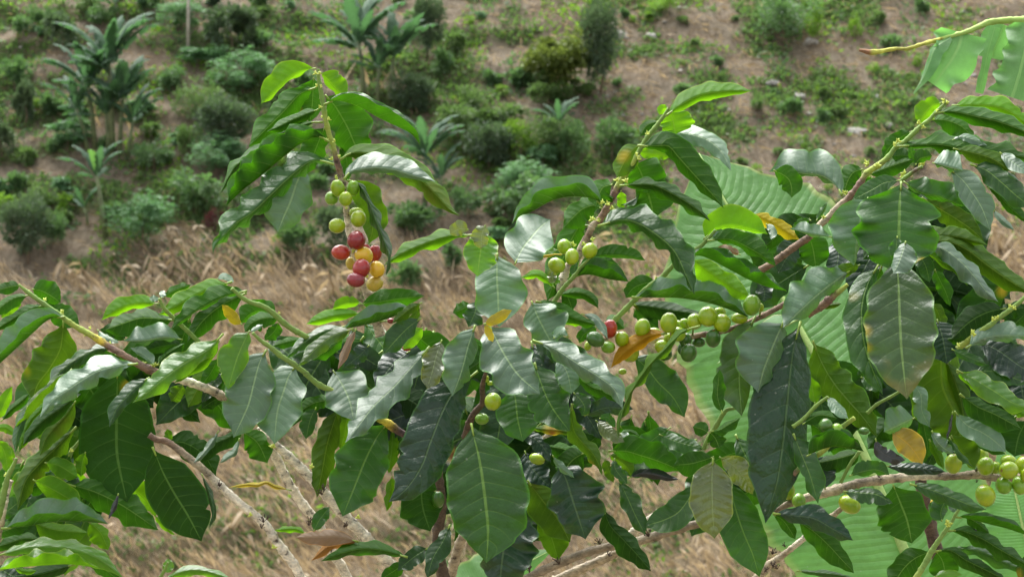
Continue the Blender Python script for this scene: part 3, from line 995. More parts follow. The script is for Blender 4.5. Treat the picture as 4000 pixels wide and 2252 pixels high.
def banana_leaf_mesh(L, wd, up, seed, mat='banana', ragged=True):
    """one far banana leaf: arched rib, two ragged half blades; base at the origin, leaning towards +X"""
    r = np.random.default_rng(seed)
    n = 22
    t = np.linspace(0, 1, n)
    th = up - t ** 1.8 * (up * .8 + r.uniform(-.1, .5))
    x = np.concatenate([[0], np.cumsum(np.cos(th[:-1]))]) * L / n; z = np.concatenate([[0], np.cumsum(np.sin(th[:-1]))]) * L / n
    w = wd * np.interp(t, [0, .12, .2, .5, .8, .93, 1], [.03, .05, .6, 1, .85, .5, .02])
    V = []; Fc = []; C = []
    for i in range(n):
        for s in (-1, -.5, 0, .5, 1):
            rg = 1 - (0.5 * r.random() if (ragged and abs(s) == 1) else 0)
            dz = -0.55 * w[i] * abs(s) ** 1.3 + .10 * w[i] * abs(s)
            V.append((x[i] + (.12 * w[i] * abs(s)), s * w[i] * rg, z[i] + dz))
            C.append(np.clip(.5 + .2 * r.standard_normal(), 0, 1))
    for i in range(n - 1):
        for j in range(4):
            if ragged and j in (0, 3) and i > 4 and r.random() < .22: continue
            a = i * 5 + j
            Fc.append((a, a + 1, a + 6, a + 5))
    C = np.array(C)
    return mesh_np('leaf', V, Fc, [FM[mat]], True, colors=np.stack([C] * 3, -1))


BLV = [banana_leaf_mesh(1.0, .125, u, q) for q, u in enumerate((1.45, 1.3, 1.2, 1.38, 1.0, 1.15, .7, .35))]
BLN = banana_leaf_mesh(1.0, .10, 1.5, 31, 'newleaf', False)
PSM = simple_mat('pseudostem_far', (0.12, 0.15, 0.07), 0.7, 3, 0.5)


def far_banana(crown_px, base_px, label, nl=9, L=1.15, seed=0, spear=True, dead=0):
    r = random.Random(seed)
    foot, d = hill_at(*base_px)
    m = d / FPX
    h = (base_px[1] - crown_px[1]) * m
    L = L * 235 * m
    lean = (crown_px[0] - base_px[0]) * m
    o = link('banana_plant', None, None, foot)
    tag(o, label, 'banana plant', 'banana plants on the far hillside')
    pts = np.array([[0, 0, -.2], [lean * .4, 0, h * .5], [lean, 0, h]])
    v, f, _ = tube_np(pts, [.13 * (h / 2.5) ** .5, .10 * (h / 2.5) ** .5, .06], 9, .05)
    link('pseudostem', mesh_np('pseudostem', v, f, [PSM]), None).parent = o
    nl = int(nl * 1.8)
    for q in range(nl):
        me = BLV[q % len(BLV)]
        lf = link('leaf', me, None); lf.parent = o
        lf.location = (lean, 0, h - .04 * q * h / 6)
        s = L * r.uniform(.8, 1.15)
        lf.scale = (s, s, s)
        lf.rotation_euler = (r.uniform(-.2, .2), r.uniform(-.1, .15), q * 2.4 + r.uniform(-.4, .4))
    if spear:
        lf = link('leaf', BLN, None); lf.parent = o
        lf.location = (lean, 0, h); s = L * .95
        lf.scale = (s, s, s); lf.rotation_euler = (0, r.uniform(-.1, .3), r.uniform(0, 6))
        lf['label'] = 'new bright green unrolled leaf'
    for q in range(dead):
        lf = link('leaf', DEADL, None); lf.parent = o
        lf.location = (lean, 0, h * .8); lf.scale = (L * .6,) * 3; lf.rotation_euler = (0, 1.25, q * 2.1 + 1)
        lf['label'] = 'dead brown hanging leaf'
    return o


DEADL = banana_leaf_mesh(1.0, .08, .3, 44, 'straw')

for cp, bp, lab, nl, L, sp, de in (
        ((431, 252), (437, 600), 'tallest banana plant in the clump on the upper left slope, bright spear leaf on top', 9, 1.15, True, 1),
        ((345, 335), (372, 570), 'banana plant leaning out on the left side of the upper left clump', 8, 1.05, True, 1),
        ((482, 390), (466, 600), 'low banana plant on the right side of the upper left clump', 8, .95, True, 1),
        ((380, 690), (412, 925), 'slim young banana plant with few upright leaves below the upper left clump', 6, .75, True, 0),
        ((1404, 175), (1425, 410), 'dusky banana plant beyond the cherry shoot, a spear leaf rising from it', 9, 1.15, False, 2),
        ((1540, 222), (1516, 400), 'banana plant with brown hanging leaves next to the round dark bush', 8, 1.0, False, 3),
        ((1662, 610), (1660, 800), 'banana plant with two bright new leaves to the right of the cherry shoot', 8, 1.0, True, 0),
        ((1722, 700), (1720, 830), 'small banana plant low beside the larger one right of the cherry shoot', 6, .75, True, 0),
        ((2185, 482), (2200, 640), 'banana plant standing inside the bright green thicket mid-slope', 5, .55, False, 0),
        ((450, 20), (462, 95), 'banana plant at the upper edge of the view above the left clump', 7, .9, False, 1),
        ((415, 455), (425, 610), 'short sucker in front of the upper left banana clump', 7, .85, False, 1),
        ((520, 480), (500, 610), 'low sucker at the right foot of the upper left banana clump', 6, .75, True, 0),
        ((300, 430), (345, 590), 'sucker leaning left at the foot of the upper left banana clump', 6, .8, False, 0),
        ((1480, 270), (1475, 410), 'low banana sucker between the two dusky bananas', 6, .8, False, 1),
        ((330, 815), (345, 880), 'knee high banana sucker beside the slim young banana', 4, .5, False, 0)):
    far_banana(cp, bp, lab, nl, L, seed=int(cp[0]), spear=sp, dead=de)

# bushes one can tell apart in the photograph
for a in (
        (245, 120, 62, 70, 'dark', 'dark grey-green bush left of the highest banana clump'),
        (165, 55, 45, 42, 'coffee', 'small coffee bush on the uppermost left terrace'),
        (400, 62, 60, 40, 'coffee', 'coffee bush on the top terrace above the banana clump'),
        (710, 55, 95, 55, 'cassava', 'leafy cassava at the foot of the pale bare trunk, top of the slope'),
        (905, 110, 85, 85, 'dark', 'broad dusky shrub right of the pale bare trunk'),
        (800, 212, 85, 42, 'cassava', 'low bluish cassava on the terrace below the pale trunk'),
        (950, 275, 125, 80, 'cassava', 'wide light green cassava above the dark thicket on the left slope'),
        (650, 300, 55, 50, 'coffee', 'small coffee bush between the banana clump and the cassava'),
        (800, 400, 110, 75, 'light', 'light green shrub with yellow spots right of the banana clump'),
        (870, 480, 110, 90, 'dark', 'deep green thicket bush behind the left tips of the cherry shoot'),
        (60, 285, 55, 62, 'coffee', 'coffee bush at the left margin beside the tall dark one'),
        (95, 400, 42, 80, 'dark', 'tall narrow dark shrub on a thin pale stem, left margin'),
        (5, 540, 45, 65, 'dark', 'dark tree cut by the left margin of the view'),
        (605, 595, 75, 55, 'coffee', 'dark coffee bush below the banana clump'),
        (845, 595, 115, 70, 'cassava', 'big pale cassava with drooping fingered leaves'),
        (735, 545, 45, 60, 'light', 'small green shrub left of the big pale cassava'),
        (265, 520, 80, 55, 'cassava', 'pale cassava in the shade below the banana clump'),
        (110, 880, 100, 110, 'dark', 'large dark bush low on the left margin'),
        (150, 785, 60, 62, 'light', 'green shrub on top of the large dark bush at the left'),
        (205, 880, 50, 62, 'coffee', 'coffee bush on the right flank of the large dark bush'),
        (560, 840, 120, 85, 'cassava', 'cassava with star shaped leaves at the edge of the dry maize'),
        (800, 735, 100, 85, 'coffee', 'rounded bush with one lime leaf above the cassava by the maize'),
        (838, 855, 34, 46, 'purple', 'purple-red shrub at the edge of the dry maize'),
        (10, 805, 50, 40, 'lime', 'yellow-green grassy bush at the left margin'),
        (1125, 925, 50, 62, 'coffee', 'coffee bush left of the pair behind the cherries'),
        (1195, 910, 40, 55, 'coffee', 'right one of the pair of coffee bushes behind the cherries'),
        (1305, 890, 58, 80, 'dark', 'dark bush directly behind the green cherries'),
        (1585, 1080, 44, 50, 'coffee', 'lone coffee bush in the dry maize right of the red cherries'),
        (1590, 850, 88, 60, 'coffee', 'dark coffee bush at the upper edge of the maize, right of the cherry shoot'),
        (1612, 365, 95, 68, 'dark', 'round dark bush under the drooping banana leaf'),
        (1730, 235, 40, 44, 'coffee', 'small dark coffee bush on bare soil right of the bananas'),
        (1668, 90, 62, 105, 'dark', 'tall slender grey-green tree on the upper slope'),
        (2170, 220, 125, 100, 'gold', 'round tree with golden green crown, alone on the slope'),
        (2342, 160, 86, 150, 'dark', 'tall dark column shaped tree beside the golden green one'),
        (2045, 290, 45, 38, 'coffee', 'small bush below the left side of the golden green tree'),
        (2140, 365, 82, 42, 'light', 'light green shrub at the foot of the golden green tree'),
        (1850, 385, 62, 58, 'light', 'grey-green shrub on the soil above the thicket'),
        (1790, 470, 85, 62, 'light', 'fresh green shrub left in the mid-slope thicket'),
        (1955, 450, 92, 50, 'light', 'bright shrub along the top of the mid-slope thicket'),
        (1917, 565, 108, 78, 'dark', 'dusky shrub in the middle of the green thicket'),
        (2035, 545, 72, 70, 'lime', 'yellow-green shrub in the middle of the green thicket'),
        (2150, 520, 108, 80, 'light', 'large green shrub right in the mid-slope thicket'),
        (2245, 560, 55, 82, 'coffee', 'green bush on the right end of the thicket, pale stump below'),
        (2127, 600, 62, 48, 'cassava', 'low bluish plant under the green thicket'),
        (2390, 540, 75, 75, 'coffee', 'rounded coffee bush between thicket and the middle shoot'),
        (1975, 760, 100, 90, 'coffee', 'wide coffee bush below the thicket, edge of the maize'),
        (2060, 700, 112, 75, 'cassava', 'bluish leafy bush below the thicket'),
        (1830, 775, 62, 62, 'coffee', 'darker bush left of the wide coffee bush'),
        (3060, 62, 122, 88, 'coffee', 'large green shrub at the top of the stony slope'),
        (3190, 85, 52, 62, 'lime', 'yellowish shrub hugging the right of the large green shrub'),
        (2612, 15, 65, 38, 'lime', 'bright green bush at the upper edge of the stony slope'),
        (3480, 170, 32, 28, 'coffee', 'small dark bush by the yellow banana leaf tip'),
        (1760, 985, 34, 44, 'coffee', 'slim coffee bush in the stubble behind the middle leaf'),
        (3090, 420, 32, 28, 'coffee', 'small round green bush on the stony slope'),
        (3340, 105, 25, 40, 'lime', 'upright pale green weed on the stony slope')):
    bush(*a)
# golden tree and column tree stand on visible trunks
t_, d_ = hill_at(735, 195)
pt = link('tree', None, None, t_)
tag(pt, 'tree with a pale bare trunk rising out of the top of the view', 'tree')
hh_ = 420 * d_ / FPX
v, f, _ = tube_np(np.array([[0, 0, -.2], [.02, 0, hh_ * .4], [.05, 0, hh_]]), [.09, .075, .06], 9, .05)
link('trunk', mesh_np('trunk', v, f, [PALEM]), None).parent = pt
cr_ = link('crown', crown('light', 'l')[0], None); cr_.parent = pt; cr_.location = (0, 0, hh_ * .92); cr_.scale = (.8, .8, .7)

# small weeds and seedlings: individuals along the terraces
used = []
kinds = ['coffee', 'light', 'coffee', 'light', 'lime', 'cassava', 'dark']
lab = {'coffee': 'small dark coffee seedling', 'light': 'small light green weed', 'lime': 'little yellow-green weed tuft', 'cassava': 'small bluish cassava seedling', 'dark': 'little dusky shrub'}
MARKS = [(60, 60, 'on the top left terrace'), (100, 300, 'at the left margin level with the banana clump'), (430, 300, 'around the upper left banana clump'), (380, 750, 'near the slim young banana'), (90, 750, 'above the large dark bush at the left'),
         (735, 80, 'by the pale bare trunk'), (950, 280, 'near the wide light green cassava'), (840, 600, 'near the big pale cassava'), (640, 900, 'at the left edge of the dry maize'), (1100, 100, 'left of the dusky bananas up the slope'),
         (1450, 80, 'above the dusky bananas'), (1250, 880, 'behind the cherries'), (1700, 380, 'right of the round dark bush'), (1950, 120, 'high on the slope left of the golden tree'), (1900, 600, 'about the green thicket'), (2180, 330, 'below the golden green tree'),
         (1750, 880, 'in the stubble left of the middle shoot'), (2420, 380, 'right of the column shaped tree'), (2600, 80, 'left of the large shrub on the stony slope'), (2720, 350, 'above the tip of the middle shoot'), (3060, 220, 'under the large shrub on the stony slope'),
         (3400, 60, 'up the stony slope above the yellow leaf tip'), (3300, 330, 'below the yellow leaf tip on the stony slope'), (3750, 60, 'above the torn banana leaf'), (2900, 500, 'between the middle and the right shoot'), (3250, 600, 'just left of the right shoot'), (3900, 800, 'seen through the right coffee leaves'), (3200, 820, 'over the edge of the upright banana leaf')]


def spot(px, py):
    return min(MARKS, key=lambda m: (m[0] - px) ** 2 + (m[1] - py) ** 2)[2]


for q in range(130):
    if q < 66: px, py = random.uniform(-40, 2350), random.uniform(-20, 930)
    else: px, py = random.uniform(2350, 4020), random.uniform(-10, 980)
    kd = random.choice(kinds) if q < 66 else random.choice(['lime', 'light', 'light', 'coffee', 'lime'])
    hw = random.uniform(18, 46) if q < 66 else random.uniform(12, 30)
    bush(px, py, hw, hw * random.uniform(.6, 1.0), kd, lab[kd] + ' ' + spot(px, py), 'seedlings and weeds on the slope', 'plant', trunk=0.15, name='small_plant')

# ------------------------------------------------------------------ rocks
def rock_mesh(seed):
    r = np.random.default_rng(seed)
    import bmesh
    bm = bmesh.new()
    bmesh.ops.create_icosphere(bm, subdivisions=2, radius=1)
    for vtx in bm.verts:
        p = np.array(vtx.co)
        s = 1 + .28 * math.sin(3.1 * p[0] + seed) * math.cos(2.7 * p[1] + 2 * seed) + .12 * r.standard_normal()
        vtx.co = Vector((p[0] * s * 1.3, p[1] * s, p[2] * s * .62))
    me = bpy.data.meshes.new('rock'); bm.to_mesh(me); bm.free()
    me.materials.append(ROCKM)
    return me


RK = [rock_mesh(q) for q in range(5)]


def rock(px, py, hw, label, group=None):
    p, d = hill_at(px, py)
    o = link('rock', RK[int(px) % 5], None, p)
    s = hw * d / FPX
    o.scale = (s, s, s); o.rotation_euler = (random.uniform(-.5, .5), random.uniform(-.3, .3), random.uniform(0, 6))
    tag(o, label, 'rock', group)


for a in ((3165, 172, 28, 'largest white boulder, under the big shrub at the top right'), (3352, 515, 28, 'white boulder in the grass between the right shoots'), (3470, 495, 20, 'pale flat rock right of the white boulder in the grass'),
          (3420, 385, 22, 'pale stone above the white boulder, left of the right shoot'), (3120, 380, 24, 'grey-white stone beside the small round bush'), (3020, 330, 26, 'long pale stone ledge in the middle of the stony slope'),
          (2740, 560, 22, 'grey boulder left behind the middle shoot'), (2430, 140, 24, 'pale stone at the foot of the column shaped tree'), (2545, 145, 20, 'pale stone right of the column shaped tree'), (800, 940, 22, 'dark-streaked stone at the upper edge of the maize')):
    rock(*a)
for q in range(110):
    px = random.uniform(2350, 4000); py = random.uniform(0, 900)
    if random.random() < .12: px = random.uniform(0, 2350)
    rock(px, py, random.uniform(3.5, 11), 'small pale stone ' + spot(px, py), 'stones on the slope')

# ------------------------------------------------------------------ dry maize stalks, straw, weeds
def stalk_mesh(seed):
    r = np.random.default_rng(seed)
    lean = np.array([.55, -.1, .85]) * np.array([-1, 1, 1]) + .2 * r.standard_normal(3)
    lean /= np.linalg.norm(lean)
    pts = np.array([np.zeros(3), lean * .5, lean + np.array([0, 0, -.08])])
    v, f, _ = tube_np(pts, [.028, .024, .014], 5)
    n = 9
    c = lean * r.uniform(.15, .95, n)[:, None]
    d = r.standard_normal((n, 3)) * .6 + np.array([0, 0, -.55])
    s = r.uniform(.25, .6, n)
    V2, q, t = blades(c, d, s, np.full(n, .11), .8, r)
    o = len(v)
    C = np.concatenate([np.full(len(v), .6), np.repeat(np.clip(r.uniform(.2, 1, n), 0, 1), 5)])
    return mesh_np('stalk', np.vstack([v, V2]), list(f) + [tuple(x) for x in (q + o).tolist()] + [tuple(x[:3]) for x in (t + o).tolist()], [FM['straw']], False, colors=np.stack([C] * 3, -1))


SK = [stalk_mesh(q) for q in range(8)]
cnt = 0
for q in range(2000):
    if cnt >= 260: break
    px, py = random.uniform(-60, 4060), random.uniform(700, 2200) if random.random() < .45 else random.uniform(850, 1150)
    p, d = hill_at(px, py)
    if float(zone_straw(p.x, p.y)) < .5: continue
    cnt += 1
    o = link('maize_stalk', SK[q % 8], None, p)
    s = random.uniform(.8, 1.5)
    o.scale = (s, s, s); o.rotation_euler = (0, 0, random.uniform(-.6, .6))
    tag(o, 'dry broken maize stalk ' + ('at the upper edge of the stubble' if py < 1000 else ('in the middle of the stubble' if py < 1300 else 'low in the stubble')) + (' on the left' if px < 900 else (' behind the cherries' if px < 1700 else (' behind the middle shoot' if px < 2500 else ' on the right'))),
        'maize stalk', 'dry maize stalks in the stubble')


def scatter(n, test, x0=-36, x1=36, y0=67, y1=108):
    n = int(n * 1.5)
    x = rng.uniform(x0, x1, n); y = rng.uniform(y0, y1, n)
    px, py = project(x, y, terr(x, y))
    ok = (px > -1100) & (px < 5100) & (py > -350) & (py < 2500) & (rng.random(n) < test(x, y))
    return x[ok], y[ok]


x, y = scatter(230000, lambda x, y: 0.55 * zone_straw(x, y) ** .6)
n = len(x)
d = np.stack([-.50 + .30 * rng.standard_normal(n), .05 + .35 * rng.standard_normal(n), .50 + .38 * np.abs(rng.standard_normal(n))], -1)
fl = rng.random(n) < .22
d[fl] = rng.standard_normal((fl.sum(), 3)) * np.array([1, 1, .35])
s = rng.uniform(.25, 1.0, n) * (.6 + .8 * vnoise(x, y, .9, 22))
tv = np.clip(.42 + .7 * (vnoise(x, y, .8, 21) - .5) + .36 * rng.standard_normal(n), 0, 1)
me = blades_mesh('dry_straw', [(np.stack([x, y, terr(x, y) + .02], -1), d, s, rng.uniform(.02, .075, n), tv)], FM['straw'])
tag(link('dry_straw', me), 'tangled dry maize straw covering the lower slope', kind='stuff')

x, y = scatter(130000, lambda x, y: 0.36 * (1 - zone_straw(x, y)) * np.clip(.5 + (x + 2) / 14, .45, 1))
n = len(x)
d = np.stack([-.7 + .5 * rng.standard_normal(n), .4 * rng.standard_normal(n), .12 + .2 * np.abs(rng.standard_normal(n))], -1)
me = blades_mesh('dry_litter', [(np.stack([x, y, terr(x, y) + .015], -1), d, rng.uniform(.2, .7, n), rng.uniform(.02, .06, n), np.clip(.3 + .3 * rng.standard_normal(n), 0, 1))], FM['straw'])
tag(link('dry_litter', me), 'thin dry stems strewn over the bare soil', kind='stuff')

for nm, kd, N, f, sz in (('ground_weeds', 'light', 520000, lambda x, y: .6 * zone_green(x, y) * (1 - .66 * zone_straw(x, y)), (.12, .36)),
                         ('low_grass', 'lime', 150000, lambda x, y: .6 * np.clip((vnoise(x, y, .5, 31) - .60) * 7, 0, 1) * (1 - .35 * zone_straw(x, y)), (.10, .32)),
                         ('dark_undergrowth', 'coffee', 160000, lambda x, y: .6 * np.clip((vnoise(x, y, .6, 33) - .60) * 7, 0, 1) * (1 - .55 * zone_straw(x, y)), (.10, .32))):
    x, y = scatter(N, f)
    n = len(x)
    d = np.stack([rng.standard_normal(n), rng.standard_normal(n), .5 + .6 * np.abs(rng.standard_normal(n))], -1)
    s = rng.uniform(*sz, n)
    me = blades_mesh(nm, [(np.stack([x, y, terr(x, y) + rng.uniform(0, .12, n)], -1), d, s, s * .45, np.clip(.5 + .5 * (vnoise(x, y, 1.4, 35) - .5) + .2 * rng.standard_normal(n), 0, 1))], FM[kd])
    tag(link(nm, me), {'ground_weeds': 'light green weeds covering patches of the hillside', 'low_grass': 'patches of short bright grass on the hillside', 'dark_undergrowth': 'low dark green ground cover on the hillside'}[nm], kind='stuff')
# ------------------------------------------------------------------ tree 1: the shoot with red and yellow cherries, the left branch, the middle
T1 = tree('coffee_tree', 'coffee tree whose upright shoot bears red, yellow and green cherries', (-0.08, 2.66, 0.0))
TR1 = add_branch(T1, 'trunk', 'T', 0.03, 0.05, '2345,250,42,d 2360,480,48,d 2385,750,55,d 2345,1000,60,d 2350,1200,66,d 2400,1460,75,d', [(-0.07, 2.68, 0.55, .026), (-0.08, 2.66, -0.02, .032)])
add_branch(T1, 'branch', 'G', 0.07, 0.09, '330,960,40,t 250,1100,44,t 190,1300,48,t 150,1480,52,t')
BA = add_branch(T1, 'branch', 'A', 0.0, 0.04, '1140,178,15,g 1148,300,24,g 1172,430,27,g 1192,550,29,g 1216,690,30,l 1255,850,30,l 1292,950,30,l 1322,1080,27,b 1357,1200,28,b 1385,1285,28,t 1402,1388,28,t 1424,1590,30,t 1442,1768,36,w 1474,1890,36,w 1496,2010,36,t 1548,2220,40,w 1605,2350,40,t 1650,2480,42,t 1720,2690,44,t 1770,2860,50,t')
leaves(BA, '''
A L 0.00 150 20 b : 1120,172 1000,195 860,270 760,360 640,470 565,530
A L 0.02 125 40 b : 1165,212 1240,290 1330,390 1440,480
A FA -0.03 110 128 g : 1200,540 1330,497 1560,565 1750,672 1950,765 2080,835 2170,942
A L 0.05 150 200 g : 1210,440 1320,570 1430,760 1520,960 1600,1100
A L 0.04 115 110 g : 1120,368 960,430 800,600 640,760 480,920 440,960
A L 0.06 150 90 g : 1095,262 1090,400 1080,560 1060,720
A L 0.015 45 65 g : 1145,585 1000,640 860,700 740,760 620,810
A L 0.00 55 60 g : 1190,715 1050,722 900,805 740,890 560,990 440,1070 300,1170 150,1440
A FA -0.03 190 222 g : 1255,915 1140,860 960,935 760,1090 560,1260 380,1400 215,1555
A U -0.05 165 62 g k=0.3 : 1300,1140 1150,1098 1030,1125 850,1270 650,1460 480,1620 330,1720 200,1850 110,1950 82,2040
A L 0.00 118 112 o : 1360,1095 1480,1025 1700,1040 1950,1130 2150,1280 2330,1450 2450,1580 2565,1655
A U -0.05 128 50 p : 1400,1290 1480,1207 1700,1172 1900,1192 2100,1252 2322,1312
A L 0.03 112 135 o : 1430,1295 1560,1400 1660,1560 1690,1760 1650,1940
A U -0.01 42 44 g : 1450,1300 1560,1350 1650,1520 1730,1720 1800,1900 1855,2080 1820,2260
A L 0.05 125 90 g : 1210,760 1150,900 1080,1080 1030,1232
A L 0.055 60 60 g : 1350,960 1420,1060 1430,1200 1400,1330
B L 0.00 72 62 b : 2698,560 2450,575 2200,655 2000,740 1880,812 1800,872
''')
add_bits(BA, 'bud', 'A', -0.015, 26, P2('1120,228 1160,228 1135,352 1180,355 1160,572 1170,665 1240,690 1310,910 1220,900 1278,1092 1355,1068 1318,1262 1420,1248 1330,1290'))
add_bits(BA, 'bud', 'B', -0.015, 24, P2('1425,295 1490,740 1510,715 1515,470 1640,985'))
berries(BA, '''
B -0.022 1335 90 67 82 v -10
B -0.012 1490 90 60 76 g 10
B -0.010 1275 190 64 66 g 0
B -0.030 1415 197 64 70 v 0
B 0.010 1525 335 70 52 v 0
B -0.018 1545 398 76 80 v 10
B -0.018 1330 468 78 72 v 0
B -0.035 1525 612 88 90 R 20
B -0.020 1370 735 92 74 o 5
B 0.012 1610 692 50 45 r 0
B -0.006 1710 745 68 82 r 10
B -0.030 1600 765 88 84 y 30
B 0.010 1465 845 45 62 u 0
B -0.045 1575 895 84 92 r 10
B -0.025 1730 905 80 76 y 70
B -0.050 1520 1010 88 72 m 5
B -0.016 1710 1045 84 74 u -30
S 0.02 1870 135 34 26 R 0
S 0.03 2030 410 50 30 o 0
''')

# left branch with its own side shoot
BL = add_branch(T1, 'branch', 'Q', -0.03, 0.0, '185,285,13,g 280,362,24,g 430,472,28,g 600,592,29,g 740,692,32,l 880,772,35,l 1010,850,34,y 1085,900,28,b 1190,962,32,b 1290,1022,34,b 1420,1100,38,b 1530,1150,40,b 1650,1200,40,t 1800,1235,42,w 1960,1285,42,w 2150,1360,42,t 2350,1480,44,t')
BS = add_branch(T1, 'branch', 'Q', -0.04, -0.01, '1600,425,12,g 1645,515,20,g 1740,615,24,g 1830,700,26,g 2000,860,26,g')
BD = add_branch(T1, 'branch', 'S', -0.05, -0.01, '270,-190,20,g 420,-70,26,g 600,-5,29,g 720,88,34,g 800,160,33,g 900,230,33,g 1010,290,34,g 1200,420,34,g')
BD2 = add_branch(T1, 'branch', 'S', -0.085, -0.02, '480,255,18,g 560,330,22,g 660,400,28,g 770,490,30,g 900,575,32,g 1000,650,32,g 1140,770,34,g 1400,900,34,l 1690,1085,36,l 1840,1165,38,y 1930,1230,42,d 2050,1300,44,d')
leaves(BL, '''
Q L 0.00 50 60 g : 205,295 100,310 -60,355
Q L 0.02 60 60 b : 200,420 130,500 10,620
Q L 0.00 40 85 g : 285,395 150,420 20,500 -80,600
Q L 0.03 115 95 g : 320,330 420,350 530,410 610,470
Q L 0.03 100 110 g : 450,480 560,550 690,630 800,700
Q L 0.04 60 60 d : 440,490 400,540 320,590
Q L -0.01 50 62 g : 440,495 330,520 200,590 80,660 -80,760
Q FA -0.03 85 195 p : 660,610 540,622 450,665 340,765 220,875 80,1005 -80,1150
Q L 0.02 200 150 o : 640,640 628,800 600,950 500,1130 380,1290 330,1460
Q U -0.01 55 90 g : 1160,935 1000,930 850,990 700,1080 570,1200 470,1350 360,1450
Q U -0.06 118 92 p k=0.6 : 1390,1080 1200,1100 1000,1150 850,1230 700,1330 540,1440 470,1530 400,1622
Z5 FA -0.04 110 150 o : 1120,160 970,330 850,470 700,640 540,800 420,950 330,1160 250,1450
Z5 L -0.025 95 125 d : 1190,580 950,760 700,930 500,1120 350,1350
Z5 L 0.01 70 90 b : 800,580 600,820 420,1040 290,1460
Z5 L 0.00 90 160 o : 1175,650 1000,900 850,1060 700,1250 620,1500
R L 0.005 95 105 o : 770,-60 560,150 380,330 250,500 175,790
Z5 U -0.05 60 62 g : 430,730 370,900 270,1150 235,1460
Z5 L 0.02 520 500 d wave=0.3 : 1818,120 1812,500 1805,900 1805,1376 1846,1683 1969,2225
Z5 U -0.07 120 92 d : 2315,285 2100,440 1950,600 1800,780 1690,1060
Q U -0.05 118 95 b : 2245,780 2100,930 1850,1080 1650,1230 1480,1370 1330,1475
Q L -0.02 25 62 b : 2210,850 2080,1020 1900,1140 1750,1275
Q U -0.02 60 30 p : 1555,1095 1460,1000 1310,920
Q L 0.01 30 75 g : 1580,1090 1680,980 1860,875
Q U -0.01 128 30 p : 1840,838 1650,815 1450,848 1240,852
Q L 0.02 60 60 d : 1270,850 1150,760 1000,740
Q U 0.01 20 40 p : 980,740 1050,800 1200,870
Q L 0.02 65 60 d : 1850,885 1650,900 1480,945
''')
leaves(BS, '''
Q L 0.00 92 42 b : 1600,478 1400,478 1200,530 1018,642
Q L 0.01 85 150 g : 1760,645 1560,625 1400,625 1200,690 1050,745
Q L 0.02 42 42 g : 1645,412 1780,335 1925,288
Q U -0.01 30 24 p : 1600,440 1560,430 1500,425
Q U -0.02 24 40 p : 1625,420 1630,380 1660,350
''')
leaves(BD, '''
Q L 0.00 92 92 b : 2335,258 2100,330 1900,430 1750,510 1598,587
Q L -0.03 128 14 g : 2485,350 2300,392 2100,482 1900,602 1718,735
Q L 0.00 92 112 g : 2480,370 2250,480 2050,640 1880,870
Q U 0.02 32 30 p : 2180,232 2260,205 2355,262
Q L -0.08 46 52 y : 2440,690 2370,640 2300,560 2232,488
S L 0.02 110 40 g : 720,95 600,40 470,60 350,170
S L 0.0 60 90 g : 760,110 620,105 480,150 400,250
S L 0.02 60 60 g : 740,150 700,240 600,330
S L 0.03 35 55 g : 980,312 830,345 680,388
''')
leaves(BD2, '''
S U -0.03 160 92 b : 452,232 370,400 310,560 232,825
S U -0.03 20 22 p : 452,248 515,208 585,172
S U -0.02 235 185 p k=0.45 : 620,425 550,560 490,780 430,1000 288,1308
S U -0.015 190 200 p k=0.45 : 930,578 850,680 790,850 730,1050 698,1375
S U -0.03 195 225 p : 1290,630 1390,790 1460,950 1500,1142
S U -0.05 135 140 p : 2260,395 2080,600 1900,800 1700,990 1560,1170 1410,1360
S U 0.0 85 60 g : 1120,1005 1060,1130 1018,1325
S L 0.0 62 75 g : 1280,930 1100,960 930,1065
S L 0.03 120 95 o : 1360,985 1290,1180 1230,1380 1180,1650 1125,1915
S L 0.05 80 62 b : 1440,1050 1410,1250 1365,1430
S L 0.06 60 60 b : 1890,1220 1880,1430 1850,1670
S U -0.02 242 215 g : 1860,1150 1740,1290 1620,1520 1530,1740 1450,1940 1385,2100
S L 0.0 40 92 d : 400,1175 250,1300 60,1390 -70,1570
R U -0.02 30 32 p : 2200,-20 2120,110 2030,222 1945,305
T U -0.02 36 26 p : 350,55 300,190 230,242 148,305
T L 0.0 95 125 g : 380,-10 530,100 632,305
S L 0.0 62 62 g : 140,500 70,640 -40,800
S U 0.02 52 62 d : 200,660 80,760 -30,960
S L 0.01 60 60 d : 200,890 100,930 -40,1020
Q L 0.02 95 115 o : 2215,1010 2080,1170 1980,1350 1890,1520
Q L 0.03 62 82 d : 2235,1180 2100,1330 1970,1490
Q L 0.02 80 62 o : 1845,1290 1780,1390 1720,1460
''')
add_bits(BL, 'bud', 'Q', -0.012, 34, P2('265,365 450,445 620,580 635,572 905,730 870,800 1110,890 1440,1090 1540,1110 1560,1100'))
add_bits(BS, 'bud', 'Q', -0.012, 26, P2('1640,515 1620,450 1740,610'))
add_bits(BD, 'bud', 'S', -0.015, 24, P2('720,80 745,60'))

